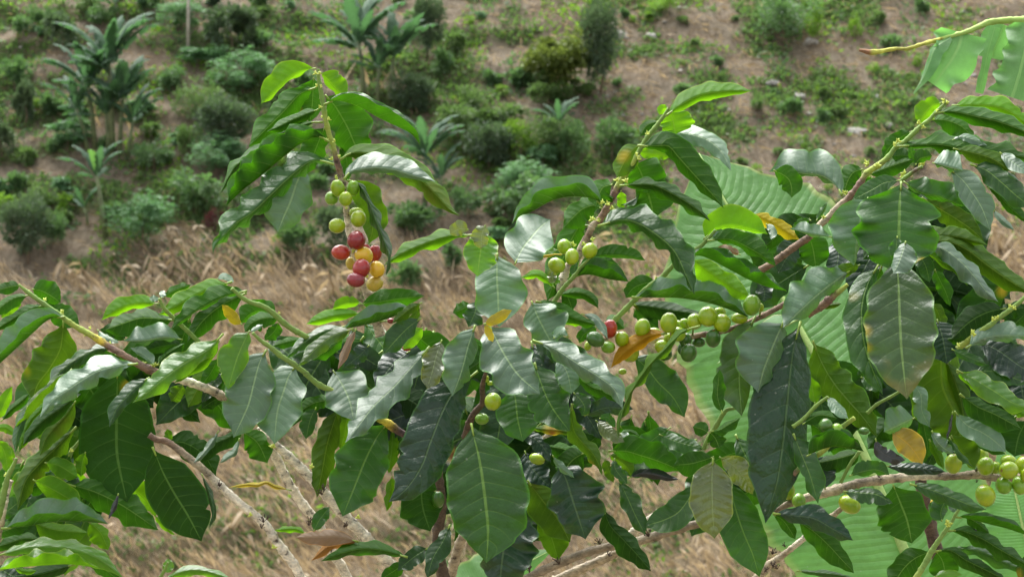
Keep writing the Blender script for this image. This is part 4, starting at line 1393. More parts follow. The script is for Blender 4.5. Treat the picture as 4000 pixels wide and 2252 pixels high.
# woody lower branches on the left
for spec, crop, dd in (
        ('1500,20,26,b 1570,65,30,b 1700,100,30,b 1950,290,36,t 2100,420,36,t 2200,520,44,w 2400,700,42,w 2560,825,42,w 2690,950,44,w 2770,1075,44,w 2860,1200,50,w 2960,1330,48,w 3040,1480,48,w', 'R', -0.02),
        ('560,-60,36,w 620,90,38,w 700,210,44,w 800,420,46,w 890,580,46,w 1000,740,48,w 1110,870,48,w 1200,1030,48,w 1290,1220,48,w 1370,1330,48,w 1450,1490,50,w', 'T', 0.05),
        ('540,0,36,t 720,130,42,w 900,290,46,w 1050,440,48,w 1190,590,52,w 1320,730,52,w 1450,880,56,w 1560,990,56,w 1690,1130,58,w 1810,1265,62,w 1900,1370,62,t 1990,1490,64,t', 'T', 0.02)):
    o = add_branch(T1, 'branch', crop, dd, dd + 0.03, spec)
    if crop == 'R':
        BF_ = o
        leaves(o, '''
R L 0.02 120 130 d : 1640,105 1850,100 2050,225 2175,435
R L -0.05 230 255 d k=0.1 wave=0.2 : 1535,140 1640,400 1760,620 1890,830 2028,1090
R U -0.03 28 26 d : 2030,410 2110,620 2150,800 2105,970
R L 0.0 30 40 b : 1640,90 1690,30 1680,-40
''')
        add_bits(o, 'dry', 'T', -0.02, 60, P2('590,900 620,870 570,960 150,540'))
        add_bits(o, 'bud', 'T', -0.02, 40, P2('690,1160 470,830'))
    elif 'T' == crop and dd == 0.05:
        leaves(o, '''
T L 0.0 18 20 y : 875,580 720,542 620,500 530,525 420,520 228,552
T L 0.0 26 32 b : 1020,1010 900,965 695,980
T U -0.01 62 62 g : 1095,990 1150,880 1255,742
''')
        add_bits(o, 'dry', 'T', -0.02, 55, P2('1045,930 1060,900 1270,1200'))
    else:
        leaves(o, '''
T U -0.04 62 82 n k=0.3 : 1540,1090 1350,1045 1150,1045 915,1052
T L -0.035 32 52 n : 1550,1097 1350,1085 1200,1172 1065,1290
T L -0.05 72 52 g : 2040,1250 1830,1190 1600,1165 1400,1205 1165,1290
''')
        add_bits(o, 'dry', 'T', -0.03, 60, P2('1200,580 1180,620 1400,950 1430,940'))
        add_bits(o, 'bud', 'T', -0.03, 40, P2('1530,850 1080,350 690,150'))

# the middle mass
leaves(TR1, '''
X U -0.02 110 62 p k=0.35 : 1190,648 1160,715 1135,790 1110,845 1085,905
D U -0.05 215 250 p k=0.4 : 625,485 620,700 630,900 636,1050 645,1230
D U -0.11 92 62 s k=0.2 : 505,205 470,300 462,445
D U -0.09 142 150 b k=0.4 : 472,255 460,430 440,580 424,720
D U -0.08 72 62 s k=0.2 : 335,250 270,238 200,262 148,295
D U -0.08 190 200 p k=0.9 : 800,598 870,450 970,320 1060,220 1160,145
D U -0.02 140 235 p k=0.45 : 968,965 1030,1120 1100,1260 1190,1420
D L -0.02 62 62 g : 1010,970 1180,1010 1330,1110 1500,1170 1650,1210
D U -0.05 28 42 p : 1470,1095 1600,1130 1680,1220 1735,1345
D L 0.04 62 72 g : 360,995 270,1050 175,1085
D U 0.02 92 92 d : 420,955 400,1080 335,1225
E U -0.15 46 46 y k=0.1 : 488,167 580,135 680,75 773,24
E U -0.14 36 32 y k=0.2 : 495,168 540,250 582,348
E U -0.12 195 232 p k=0.45 : 540,168 610,310 720,510 850,690 1055,870
E U -0.11 182 85 p k=0.45 : 402,178 330,400 290,560 240,720 173,893
S U -0.10 112 112 s k=0.4 : 2385,325 2330,480 2290,640 2233,825
E U -0.13 122 92 p k=0.6 : 980,330 1200,412 1430,562 1640,692 1800,822 1892,1032
E U -0.13 52 32 p : 1190,312 1250,252 1335,282
E L -0.10 32 62 g : 1440,662 1560,792 1740,852 1850,965
E U -0.07 185 165 g : 1000,555 1080,800 1180,1010 1352,1245
E U -0.08 112 102 p k=0.4 : 1230,495 1330,660 1372,870
E U -0.06 172 205 g : 790,815 810,950 830,1130 882,1350
S U -0.09 262 205 B k=0.35 : 2745,640 2520,830 2400,1030 2280,1330 2180,1600 2020,1830 1848,1955
G U -0.14 345 392 g k=0.28 wave=0.3 : 362,-95 390,40 440,250 480,500 510,750 530,980 515,1310
G U -0.05 205 285 B k=0.25 : 830,610 760,850 700,1080 670,1300 640,1580
G L 0.00 135 172 o : 925,475 1080,680 1230,860 1358,1100
G L 0.03 112 142 b : 1050,810 1150,1000 1240,1282
G U -0.06 192 272 B k=0.3 : 1245,325 1320,480 1390,700 1450,880 1512,1072
Z3 L -0.07 102 102 o : 735,95 720,300 760,520 880,690 1040,860 1130,1010 1192,1210
Z3 L -0.05 66 66 o : 770,560 550,520 350,505 115,480
T L 0.0 205 155 d : 2200,425 2180,600 2200,780 2270,990
T L 0.01 42 42 b : 1882,435 1870,550 1828,795
T U -0.03 82 82 d : 2245,1155 2100,1250 1935,1385
T U -0.05 72 92 d : 2465,920 2400,1080 2300,1250 2235,1460
T L 0.0 62 62 g : 2015,1315 1900,1390 1765,1475
S L 0.0 62 52 b : 1575,60 1400,70 1200,110 1018,167
B L 0.01 72 42 b : 1575,1240 1430,1250 1285,1302
B L -0.01 102 82 g : 1555,1255 1750,1232 1950,1202 2205,1172
S FA -0.04 72 145 p : 1365,218 1550,190 1750,142 1900,92 2090,0
S U -0.01 52 62 g : 1425,188 1200,240 1000,350 808,515
S U -0.07 62 72 o : 1485,218 1300,280 1150,382 1030,502 928,590
S U -0.07 26 42 n : 1525,212 1440,360 1338,625
S L 0.0 52 62 g : 1400,298 1250,420 1055,528
S U 0.0 92 62 B : 1655,378 1560,480 1400,602
S U -0.05 112 82 g : 2175,108 2050,200 1930,320 1798,470
S L 0.02 62 72 b : 2195,198 2080,310 1995,425
B L -0.06 42 52 o : 2185,1238 2050,1312 1885,1445
B L -0.05 36 36 o : 2168,1288 2110,1380 2058,1485
S U 0.05 112 165 B : 2065,435 1900,560 1710,810
Z3 L -0.02 245 125 g : 1295,835 1550,835 1800,905 2050,985 2300,1085 2440,1160
J U 0.0 52 95 g : 190,15 350,80 500,122 655,155
J L -0.03 112 112 g : 745,240 620,282 500,312 335,325
Z3 U -0.02 72 62 k : 1595,1252 1800,1180 2000,1192 2200,1242 2385,1275
Z3 L 0.0 132 66 o : 1305,895 1450,982 1580,1082 1645,1225
Z3 L 0.01 82 62 o : 1238,955 1300,1122 1372,1320
Z3 U -0.05 72 82 g : 1390,945 1400,1102 1500,1242 1592,1350
G U -0.04 72 92 g : 1845,465 1930,642 2000,802 2060,922 2112,1030
G L -0.02 82 112 d : 1685,745 1760,932 1900,1082 2030,1222 2172,1392
J U -0.04 132 135 g : 560,475 500,642 390,792 250,872 110,917 45,948
J U -0.08 192 182 s k=0.2 : 735,255 725,420 725,622 735,852 750,1065
J U -0.05 112 92 s k=0.3 : 795,242 940,332 1040,452 1135,618
J U -0.035 202 195 g k=0.25 wave=0.4 : 895,465 950,722 1040,1002 1130,1212 1202,1448
Z3 U -0.04 162 92 B : 915,290 1100,212 1300,162 1680,186
Z3 U -0.03 122 102 g : 755,-70 880,60 930,182 880,290
Z3 U -0.01 72 112 s : 1095,358 1250,482 1380,582 1545,695
Z3 U 0.0 62 52 g : 1150,332 1280,312 1405,475
Z3 L 0.01 32 52 g : 1470,562 1620,532 1795,612
Z3 U 0.0 42 52 p : 1450,582 1560,592 1665,645
Z3 U -0.06 82 122 B : -70,555 150,642 300,792 405,1010
Z3 L 0.0 72 172 g : 335,752 560,792 730,822 885,832
Z3 L 0.02 62 155 d : 495,1052 700,1062 875,1052
Z3 L 0.01 52 52 d : 1035,958 940,972 845,1002
Z3 U -0.08 62 42 p k=0.3 : 428,898 560,1082 765,1245
G L -0.01 120 130 g : 1500,200 1400,260 1330,340 1290,470
G L 0.03 130 130 d : 1000,120 1150,150 1330,230 1440,330
G U 0.04 110 120 B : 900,180 960,330 1060,450 1180,560
''')
add_branch(TR1.parent, 'branch', 'E', -0.10, -0.02, '512,640,18,d 475,800,30,d 480,950,34,d 420,1030,36,d 360,1120,40,d 300,1300,40,d')
add_branch(T1, 'branch', 'Z3', -0.02, 0.0, '330,340,18,g 230,430,20,g 110,560,20,g')
add_branch(T1, 'branch', 'Z3', 0.01, 0.02, '900,810,20,d 800,880,22,d 600,1040,26,d 520,1120,26,d')
add_branch(T1, 'branch', 'Z3', 0.06, 0.08, '400,560,40,w 260,670,44,t 120,800,44,t')
berries(TR1, '''
E -0.10 580 945 80 84 v 10
E -0.06 470 1120 66 56 g 0
E -0.09 555 762 44 22 v 0 0
E -0.09 515 705 26 22 v 0 0
E -0.09 520 735 20 18 v 0 0
Z3 0.0 190 955 150 85 v 15
G 0.0 30 670 60 95 d 0
''')

# second upright shoot and the leafy shoots beside it
BB = add_branch(T1, 'branch', 'C', 0.01, 0.05, '2345,318,13,g 2280,420,20,g 2212,510,24,g 2130,610,26,g 2040,765,28,g 1992,862,30,l 1900,1005,34,l 1845,1080,34,l 1815,1145,30,b 1768,1240,29,b 1718,1335,34,b 1650,1442,34,b 1590,1490,32,t 1540,1590,32,b 1480,1692,34,t 1440,1792,34,t 1345,1890,36,t 1300,1990,44,w 1240,2110,44,w 1180,2220,40,w 1130,2320,36,t 1050,2450,36,t')
leaves(BB, '''
U1 L 0.00 98 56 b : 5,1165 150,1060 350,960 600,922 872,912
Z1 L 0.02 190 275 b : 1050,-50 1095,60 1122,180 1142,300
C L 0.02 42 32 b : 2340,312 2290,322 2258,385
Z1 L 0.02 60 90 g : 880,95 700,160 595,325
Z1 L -0.02 235 105 g : 555,470 750,480 900,472 1040,485 1180,640 1330,810 1520,1020 1720,1232 1890,1440
Z1 U 0.03 120 130 p : 930,285 1250,275 1600,365 1850,562 2005,865
Z1 L 0.02 135 175 o : 590,450 460,560 340,740 235,970
Z1 L 0.05 95 95 b : 560,560 750,590 900,602 1065,645
Z1 L 0.03 230 330 g : 520,735 590,850 650,1000 720,1210
Z1 L 0.00 105 105 g : 280,1090 520,1072 800,1082 1050,1192 1300,1335 1550,1512 1685,1645
Z1 L 0.04 375 330 g : 500,1085 680,1150 760,1350 810,1600
C L 0.05 50 42 b : 1870,1145 1880,1230 1868,1335
C L 0.02 92 132 g : 1785,1082 1690,1112 1640,1202 1615,1310
C FA -0.01 115 205 p : 1685,1312 1600,1232 1390,1205 1180,1245 1000,1342 880,1402 772,1475
C L 0.04 95 125 g : 1690,1335 1600,1292 1480,1332 1380,1422 1285,1525
D L 0.05 130 152 g : 1565,212 1460,216 1380,330 1280,550 1200,760 1125,970
D U -0.04 155 66 g k=0.55 : 1635,212 1880,150 2050,190 2200,282 2350,402 2440,522 2520,702 2610,905
D L 0.0 95 22 g : 1540,542 1700,507 1900,512 2118,558
D L 0.0 14 13 y : 1308,497 1200,500 1080,515 925,532
D U 0.01 34 40 b : 1230,455 1140,470 1050,480
''')
add_bits(BB, 'bud', 'C', -0.015, 36, P2('2130,580 2020,790 2040,830 1830,1050 1920,1060 1690,1270 1730,1290 1770,1330 1590,1440 1640,1450'))
add_bits(BB, 'bud', 'D', -0.015, 34, P2('1580,150 1650,150 1390,400 1400,420 1575,355 1490,400'))
berries(BB, '''
D -0.01 1300 420 73 68 v 80
D -0.03 1375 520 66 80 v 5
D -0.02 1555 460 78 72 v -50
D -0.03 1222 608 84 74 v 25
''')
BB1 = add_branch(T1, 'branch', 'D', -0.02, 0.0, '1560,530,12,g 1480,610,18,g 1400,715,22,g 1330,790,24,g 1280,850,26,g 1200,970,26,g 1130,1100,26,g')
leaves(BB1, '''
D FA -0.01 92 168 g : 1398,722 1560,702 1740,747 1900,767 1945,772
D L 0.0 42 52 g : 1235,902 1380,882 1500,892 1600,962 1642,1045
D L 0.03 72 62 g : 1285,855 1340,942 1382,1065
D L 0.0 46 32 b : 1205,838 1130,762 1020,702 855,737
D U -0.02 42 42 s : 1200,785 1180,740 1172,668
D U -0.02 30 34 b : 1215,802 1220,760 1208,715
D U 0.0 40 30 g : 1405,720 1400,640 1430,580
D L 0.02 60 70 g : 1440,640 1580,560 1700,560 1840,600
''')
BB2 = add_branch(T1, 'branch', 'H', -0.02, 0.02, '760,510,16,g 690,590,20,g 600,680,24,g 480,745,26,g 400,800,27,g 300,900,28,g 200,1005,30,g 110,1065,32,g -20,1180,30,g -100,1260,30,g -230,1390,32,g -330,1490,34,g')
leaves(BB2, '''
H L 0.00 205 14 b : 640,605 740,522 900,482 1100,512 1285,552
H L -0.03 125 42 g : 678,617 860,602 1000,642 1150,722 1280,802 1368,875
H L 0.04 62 62 y : 1128,345 1300,420 1450,510 1612,614
H U -0.01 32 42 p : 1268,450 1330,520 1318,605
H U 0.0 38 20 p : 715,582 800,545 885,530
H FA -0.03 105 150 g : 468,776 640,778 900,908 1100,1012 1300,1087 1492,1128
H L 0.02 95 125 b : 495,790 660,900 800,1000 960,1100 1122,1195
D L 0.01 82 82 g : 2235,780 2100,790 1990,840 1915,935
H FA -0.03 100 205 p : -85,1185 150,1190 400,1195 650,1235 850,1292 1000,1352 1098,1388
D L 0.04 62 112 d : 1955,1000 2150,1020 2400,1062 2710,1105
D L 0.05 92 62 d : 1995,1042 2100,1132 2250,1245
D L 0.04 62 62 g : 1630,1225 1500,1300 1445,1385
D L 0.05 42 95 g : 1695,1185 1800,1152 1905,1245
D L 0.04 32 27 b : 1285,1182 1400,1187 1520,1197
H U 0.06 122 102 B : 1605,640 1500,750 1390,940
H U 0.05 72 82 B : 1180,1015 1250,1120 1240,1235
H U 0.05 42 32 n : 1012,762 900,712 745,702
''')
add_bits(BB2, 'bud', 'H', -0.012, 26, P2('160,1000 500,730 700,580'))
# ------------------------------------------------------------------ tree 2: right-hand side
T2 = tree('coffee_tree', 'coffee tree under the torn banana leaf, with a bare woody branch carrying green cherries', (0.72, 2.78, 0.0))
TR2 = add_branch(T2, 'trunk', 'P', 0.14, 0.16, '1500,300,60,d 1620,900,70,d 1780,1480,80,d', [(0.66, 2.78, 0.55, .026), (0.72, 2.78, -0.02, .032)])
BC = add_branch(T2, 'branch', 'K', -0.02, 0.03, '1785,265,12,g 1700,342,18,g 1625,430,24,g 1530,502,24,g 1470,562,30,g 1372,652,27,g 1290,702,28,g 1222,792,30,g 1122,882,34,l 1000,962,36,l 940,1052,32,b 872,1152,34,b 800,1232,34,b 722,1292,32,t 620,1402,32,t 520,1490,32,t 420,1605,32,b 280,1700,34,b 160,1790,34,b 0,1900,34,b -180,2010,30,b')
leaves(BC, '''
K L 0.02 105 85 b : 1752,258 1650,290 1570,382 1508,478
K L 0.01 95 95 b : 1850,290 2050,285 2300,302 2480,382 2650,525
K L -0.02 90 82 g : 1680,367 1850,350 2100,402 2350,462 2720,605
K L 0.03 72 112 g : 1640,430 1800,440 1950,502 2075,628
K L 0.02 72 62 g : 1450,545 1320,622 1230,702 1155,810
K L -0.02 112 62 g : 1290,702 1480,690 1700,682 1950,722 2200,762 2450,792 2720,835
K U 0.0 32 42 p : 1850,640 1950,600 2080,640 2205,692
K L -0.05 72 82 o : 1860,722 2050,762 2250,822 2450,950
K U -0.04 62 62 p : 2330,760 2450,850 2620,970
Z2 U -0.09 250 32 p k=0.9 : 1155,300 1300,340 1450,382 1635,425
Z2 L -0.085 115 62 g : 895,335 960,242 1060,212 1155,190
Z2 L -0.08 60 60 g : 900,320 870,220 830,130 825,45
K L 0.02 52 82 g : 1010,985 1200,912 1350,862 1485,822
K L 0.03 62 62 d : 1230,800 1350,790 1455,800
K U -0.02 215 26 p k=0.8 : 745,1195 690,1102 550,1002 370,977 180,942 10,952
K L -0.01 92 112 g : 55,938 190,1012 235,1102 240,1218
K L 0.03 92 112 g : 955,928 860,962 800,1052 768,1165
K L 0.04 92 92 g : 1055,1010 960,1102 875,1228
K U -0.03 85 85 g : 1335,1040 1180,1062 1050,1132 845,1240
K U -0.10 375 362 g k=0.45 : 1340,1055 1325,1280 1320,1500 1315,1750 1310,1990
M U -0.07 255 46 p k=0.4 : 1010,-70 950,60 915,250 890,420 863,610
Z2 U -0.08 195 195 p k=0.4 : 1410,395 1620,560 1790,782 1930,1012 2052,1345
Z2 U -0.06 232 46 g : 710,590 1000,770 1250,822 1450,902 1668,975
Z2 L -0.03 172 182 o : 990,840 1250,1002 1500,1152 1750,1322 1960,1515
Z2 U -0.05 172 155 g : 1745,325 2000,420 2250,622 2450,802 2720,1010
Z2 L -0.03 112 62 g : 1995,655 2150,770 2350,982 2640,1235
Z2 U -0.05 16 26 p : 2235,398 2370,480 2515,595
Z2 U 0.0 42 52 p : 2095,1025 2220,1162 2425,1340
M U -0.14 330 332 w k=0.4 wave=0.5 : 1288,505 1310,750 1320,1000 1330,1250 1340,1430 1365,1680 1398,1955
M U -0.10 162 145 g : 1125,580 1000,800 940,1050 960,1350 1030,1600 1155,1910
M U -0.17 62 142 p k=0.4 : 1385,365 1350,480 1310,590 1258,690
M U -0.16 62 62 g k=0.3 : 1300,315 1290,430 1278,570
M U -0.11 32 72 p : 1255,345 1130,402 1000,520
M L -0.08 92 52 o : 1375,372 1550,330 1750,312 1950,332 2215,405
M L -0.09 112 102 o : 1515,385 1800,370 2000,450 2200,602 2400,742 2680,915
M U -0.10 66 102 p k=0.5 : 1515,400 1740,430 1930,562 2080,722 2200,872 2318,975
M L -0.105 72 26 b : 1515,412 1650,510 1800,612 1900,682 2015,815
M L -0.03 62 62 g : 1675,645 1740,780 1790,882 1835,1020
M U -0.07 72 72 g : 1485,475 1580,600 1625,780
M L -0.02 62 62 o : 1645,985 1710,1082 1765,1260
N L -0.02 330 155 o : 1700,130 1740,500 1760,800 1890,1100 1965,1440
N L -0.02 100 90 o : 1780,500 1900,800 1960,1050 1975,1300
Z4 U -0.05 26 16 k : 1468,505 1440,720 1375,970
Z4 U -0.06 122 92 p k=0.3 : 845,45 980,250 1000,502 1125,750
Z4 L -0.05 102 82 g : 1000,630 1050,850 1080,1052 1015,1310
H U -0.03 92 16 p : 1935,582 1780,560 1650,532 1505,495
H U 0.0 26 16 g : 1775,415 1830,330 1888,228
H U 0.05 92 132 B : 1990,595 1990,800 1945,1000
H L 0.02 32 16 g : 1722,410 1620,430 1535,475
H L 0.05 132 142 g : 1700,575 1740,700 1770,895
''')
add_bits(BC, 'bud', 'K', -0.02, 36, P2('1800,275 1775,250 1690,350 1505,470 1560,515 1305,655 1265,690 1010,890 985,880 1090,910 1110,900 770,1170 790,1180 565,1420'))
BC2 = add_branch(T2, 'branch', 'Z2', -0.06, -0.04, '1000,360,30,g 900,410,34,d 820,470,34,g 720,540,38,g 670,590,34,g')
add_bits(BC2, 'bud', 'Z2', -0.02, 60, P2('720,480 690,530 960,350 1010,330'))
BC3 = add_branch(T2, 'branch', 'M', -0.07, -0.05, '800,800,20,l 740,850,30,l 640,930,36,b 560,1000,40,b 400,1100,36,b')
leaves(BC3, '''
H U -0.05 215 72 p k=0.75 : 2150,895 1980,1010 1800,1150 1600,1332 1440,1490
H L -0.055 62 62 o : 2215,860 2100,900 2000,950 1985,1040
I U -0.05 305 92 p k=0.4 : 1445,140 1370,320 1300,492 1240,652 1188,860
I U -0.01 205 112 w : 1160,90 1060,300 1010,522 1000,762 1022,1095
I U -0.03 335 192 B k=0.3 wave=0.6 : 1615,140 1550,400 1510,702 1480,1002 1440,1362 1390,1712 1320,1962 1262,2170
I L 0.03 172 135 w : 1735,330 1830,560 1950,762 2090,932 2250,1112 2388,1305
I L 0.04 72 112 b : 1765,985 1740,850 1720,702 1700,550
M L -0.02 20 32 o : 530,1040 620,1010 740,990
''')

BN = add_branch(T2, 'branch', 'I', -0.01, 0.03, '-380,330,28,t -250,270,30,w -100,345,30,w 50,345,30,w 180,325,30,t 400,310,28,t 620,275,28,b 760,255,26,b 960,200,26,b 1200,100,26,b 1500,-60,26,b 1800,-240,26,b')
leaves(BN, '''
E L -0.03 72 62 a : 2335,258 2140,290 2030,362 1880,472 1765,612
E L -0.10 36 36 o : 2665,188 2500,240 2330,402 2170,562 2050,722 1960,872 1900,1012 1860,1152 1828,1350
E U 0.03 172 115 g : 1975,475 2120,600 2250,762 2390,902 2508,1105
''')
berries(BN, '''
E -0.02 1755 218 72 92 o 8
E -0.04 1612 320 90 72 d 30
E -0.03 1740 400 64 60 g 0 0.6
E -0.02 1880 320 66 72 v 0 0.7
E -0.02 2085 205 75 90 v 12
E 0.01 2200 250 72 46 v 0
E -0.03 2350 155 83 98 v 5
E 0.0 1960 445 88 100 v 0
E 0.01 1535 385 34 56 v 10
E 0.02 1885 645 40 30 v 0
I 0.01 385 175 50 44 v 0
I -0.02 550 140 76 76 v 20
I -0.01 455 165 60 50 v 30
I -0.03 685 92 94 96 v -10
I -0.03 825 160 84 84 v 0 0.7
I -0.02 1000 110 78 56 v 0
I 0.0 800 50 60 50 v 0
H -0.03 1125 1265 84 100 g 5
H -0.01 1215 1290 30 45 v 0
I -0.02 380 270 75 70 v 0
I -0.01 285 305 42 46 v 0
I 0.01 590 350 62 48 d 0
I -0.03 735 312 72 86 d 0 0.6
I 0.0 455 325 62 66 d 0
I -0.02 490 458 78 88 d 10
I 0.0 420 420 40 60 d 0
I -0.01 235 400 82 72 v 20
I 0.01 250 470 70 64 d 0
''')

BE = add_branch(T2, 'branch', 'P', -0.03, 0.02, '60,800,26,d 150,740,34,u 400,650,42,t 690,572,48,t 900,510,45,u 1110,478,47,t 1300,455,44,t 1530,432,44,w 1780,436,40,u 1960,432,40,u 2100,420,43,t 2330,452,40,u 2600,440,46,t 2900,430,46,t')
add_bits(BE, 'dry', 'P', -0.02, 40, P2('1120,450 700,610 2090,390 2100,500 160,700'))
BE2 = add_branch(T2, 'branch', 'G', 0.02, 0.05, '2700,905,44,u 2575,930,44,u 2300,1010,46,u 2000,1100,46,t 1750,1142,44,u 1500,1212,46,u 1200,1332,46,u 1000,1420,46,u 880,1490,46,u')
add_bits(BE2, 'dry', 'G', -0.02, 80, P2('1660,1120 1750,1240 1250,1320 950,1400 2150,1040 2480,940'))
add_branch(T2, 'branch', 'G', 0.07, 0.09, '2250,800,36,w 2130,890,38,w 1980,1010,40,w 1880,1080,40,t')
add_branch(T2, 'branch', 'G', 0.09, 0.11, '1900,1170,40,t 1600,1310,44,t 1350,1420,46,t 1200,1490,46,t')
BE3 = add_branch(T2, 'branch', 'J', -0.02, 0.0, '2060,730,24,t 1920,850,28,t 1650,1060,30,w 1500,1180,28,t 1390,1265,34,t 1290,1330,40,t 1200,1430,40,t 1130,1500,40,t')
add_bits(BE3, 'dry', 'J', -0.02, 60, P2('1330,1220 1460,1150 1340,1350 1250,1400 1380,1370'))
berries(BE, '''
P -0.03 1865 310 82 96 v 0 0.5
P -0.01 2140 250 78 96 v 0
P -0.03 2190 335 80 85 v 0 0.7
P 0.0 2290 350 56 58 v 0
P 0.0 2420 290 76 66 v 10
P -0.04 2420 375 90 86 v 0 0.7
P -0.03 2370 530 84 76 g 60
P -0.04 2187 630 94 108 v -25
P -0.02 2570 330 80 88 v 0
P -0.04 2585 430 46 66 v 0
P -0.03 2530 530 72 88 g -15
P -0.03 200 580 66 98 v -12
P -0.045 310 685 66 68 g 0 0.8
P -0.03 820 720 108 84 v 30
P 0.03 1690 690 82 40 y -25
''')
leaves(TR2, '''
M L -0.10 112 152 d : 2395,1038 2200,1082 2020,1182 1845,1350
M U -0.12 122 52 p k=0.6 : 1985,1440 2150,1350 2350,1312 2720,1322
N L -0.08 62 82 d : 2345,60 2450,20 2640,0
N L -0.09 22 62 g : 2085,288 1950,300 1795,320
N U -0.11 42 42 g : 1845,418 2000,490 2215,580
N U -0.07 152 172 B : 2115,345 2300,420 2500,562 2720,705
N U -0.09 72 92 g : 2075,638 2300,650 2620,765
N U -0.14 92 102 b : 1895,628 2080,722 2280,842 2450,952 2640,1015
N L -0.13 22 32 b : 1895,650 2050,772 2185,905
N L -0.11 72 122 g : 1925,868 2100,992 2300,1082 2560,1225
N L -0.10 32 52 b : 2395,1000 2500,1032 2620,1095
N U -0.10 102 112 p k=0.4 : 1875,1040 2000,1180 2150,1252 2280,1342 2398,1455
P L -0.09 32 62 g : 2075,58 2200,110 2395,215
Z4 U -0.11 262 92 p k=0.4 : 885,595 700,682 550,752 405,815
Z4 U -0.10 112 62 p k=0.4 : 1145,795 1230,960 1330,1062 1485,1155
Z4 L -0.09 252 62 o : 1445,865 1560,1052 1680,1222 1810,1395
Z4 U -0.10 22 62 g : 1418,895 1550,1102 1790,1362
Z4 L -0.06 62 62 b : 1105,925 1230,1152 1335,1400
Z4 U -0.11 195 160 v k=0.2 : 525,805 740,962 880,1112 1005,1310
Z4 U -0.13 92 92 k k=0.2 : 275,915 330,1082 500,1202 740,1255
P FA -0.14 135 165 g : 385,235 500,182 650,142 800,152 965,188
P L -0.08 52 112 g : 935,188 800,232 600,282 475,305
P U -0.09 132 112 B : 575,570 560,440 560,342 595,235
P U -0.08 72 132 g : 255,10 330,200 420,422 505,715
I U -0.10 42 62 p : 1885,895 1990,1012 2095,1115
I L -0.10 42 92 g : 1635,1172 1800,1082 1985,1112
N L -0.08 32 32 d : 1035,578 940,660 885,692
N U -0.09 42 62 g : 935,698 1050,772 1145,825
P L -0.11 262 212 g : 1255,515 1330,700 1400,882 1448,1110
P U -0.12 42 92 g : 755,588 950,602 1100,622 1258,710
P U -0.13 72 82 g : 1425,512 1650,577 1850,652 2050,732 2202,775
P U -0.13 102 52 g : 1748,888 1740,790 1785,675
P U -0.10 92 42 g : 815,432 950,390 1090,372 1225,425
P U -0.09 52 62 B : 1165,332 1400,352 1600,362 1785,392
J U -0.11 112 82 B k=0.3 : 1335,808 1550,832 1750,862 1950,972 2145,1082
J L -0.09 92 112 g : 1575,875 1760,1002 1900,1132 2020,1262 2155,1410
J L -0.08 62 52 g : 1340,818 1450,892 1565,1070
J U -0.08 26 36 g : 1575,1385 1750,1402 1950,1422 2150,1455
M U -0.05 150 150 B : 1700,1150 1760,1350 1800,1600
N L -0.06 140 140 d : 2560,780 2450,900 2300,1010
N U -0.05 150 160 B : 2500,560 2550,800 2600,1100
N L -0.05 160 160 d : 2600,1130 2520,1300 2480,1500
M L -0.05 110 110 d : 2600,1080 2500,1180 2380,1260
''')
add_branch(T2, 'branch', 'M', -0.12, -0.10, '2620,880,18,g 2560,950,22,g 2440,1050,28,g 2300,1152,28,g 2230,1212,32,g 2080,1312,34,l 1985,1385,36,l 1905,1450,36,l')
add_bits(TR2, 'bud', 'M', -0.13, 34, P2('2435,1030 2480,1050 2310,1140 2260,1160 2060,1290 2080,1310 1910,1420'))
add_branch(T2, 'branch', 'N', -0.11, -0.09, '1330,840,16,g 1230,900,18,g 1100,970,20,g 1000,1060,20,g')
add_branch(T2, 'branch', 'N', -0.10, -0.09, '600,900,18,g 480,990,22,g 370,1110,24,g 250,1200,24,g')
add_branch(T2, 'branch', 'N', -0.11, -0.09, '870,1110,26,l 760,1190,28,g 650,1290,32,g 540,1400,32,g')
add_branch(T2, 'branch', 'P', -0.10, -0.07, '620,120,24,l 560,180,28,l 420,280,30,l 330,350,28,g 260,410,28,b 130,560,28,b')
add_branch(T2, 'branch', 'P', -0.09, -0.08, '920,190,18,g 830,310,20,g 730,500,20,g')
add_branch(T2, 'branch', 'I', -0.03, -0.01, '960,1010,16,g 860,1040,24,g 760,1200,28,g 680,1330,26,g 640,1420,26,g')
leaves(TR2, '''
I L -0.16 52 62 g : 830,1070 780,900 790,740 800,620
I L -0.14 30 60 g : 715,1245 800,1230 900,1170 1010,1110
I L -0.13 70 80 g : 700,1250 760,1320 800,1420
I L -0.13 60 70 g : 690,1260 620,1220 530,1200
''')
berries(TR2, '''
N -0.13 580 1190 70 70 d 0
N -0.13 692 1230 62 62 g 0
N -0.12 965 1242 52 36 d 0
''')

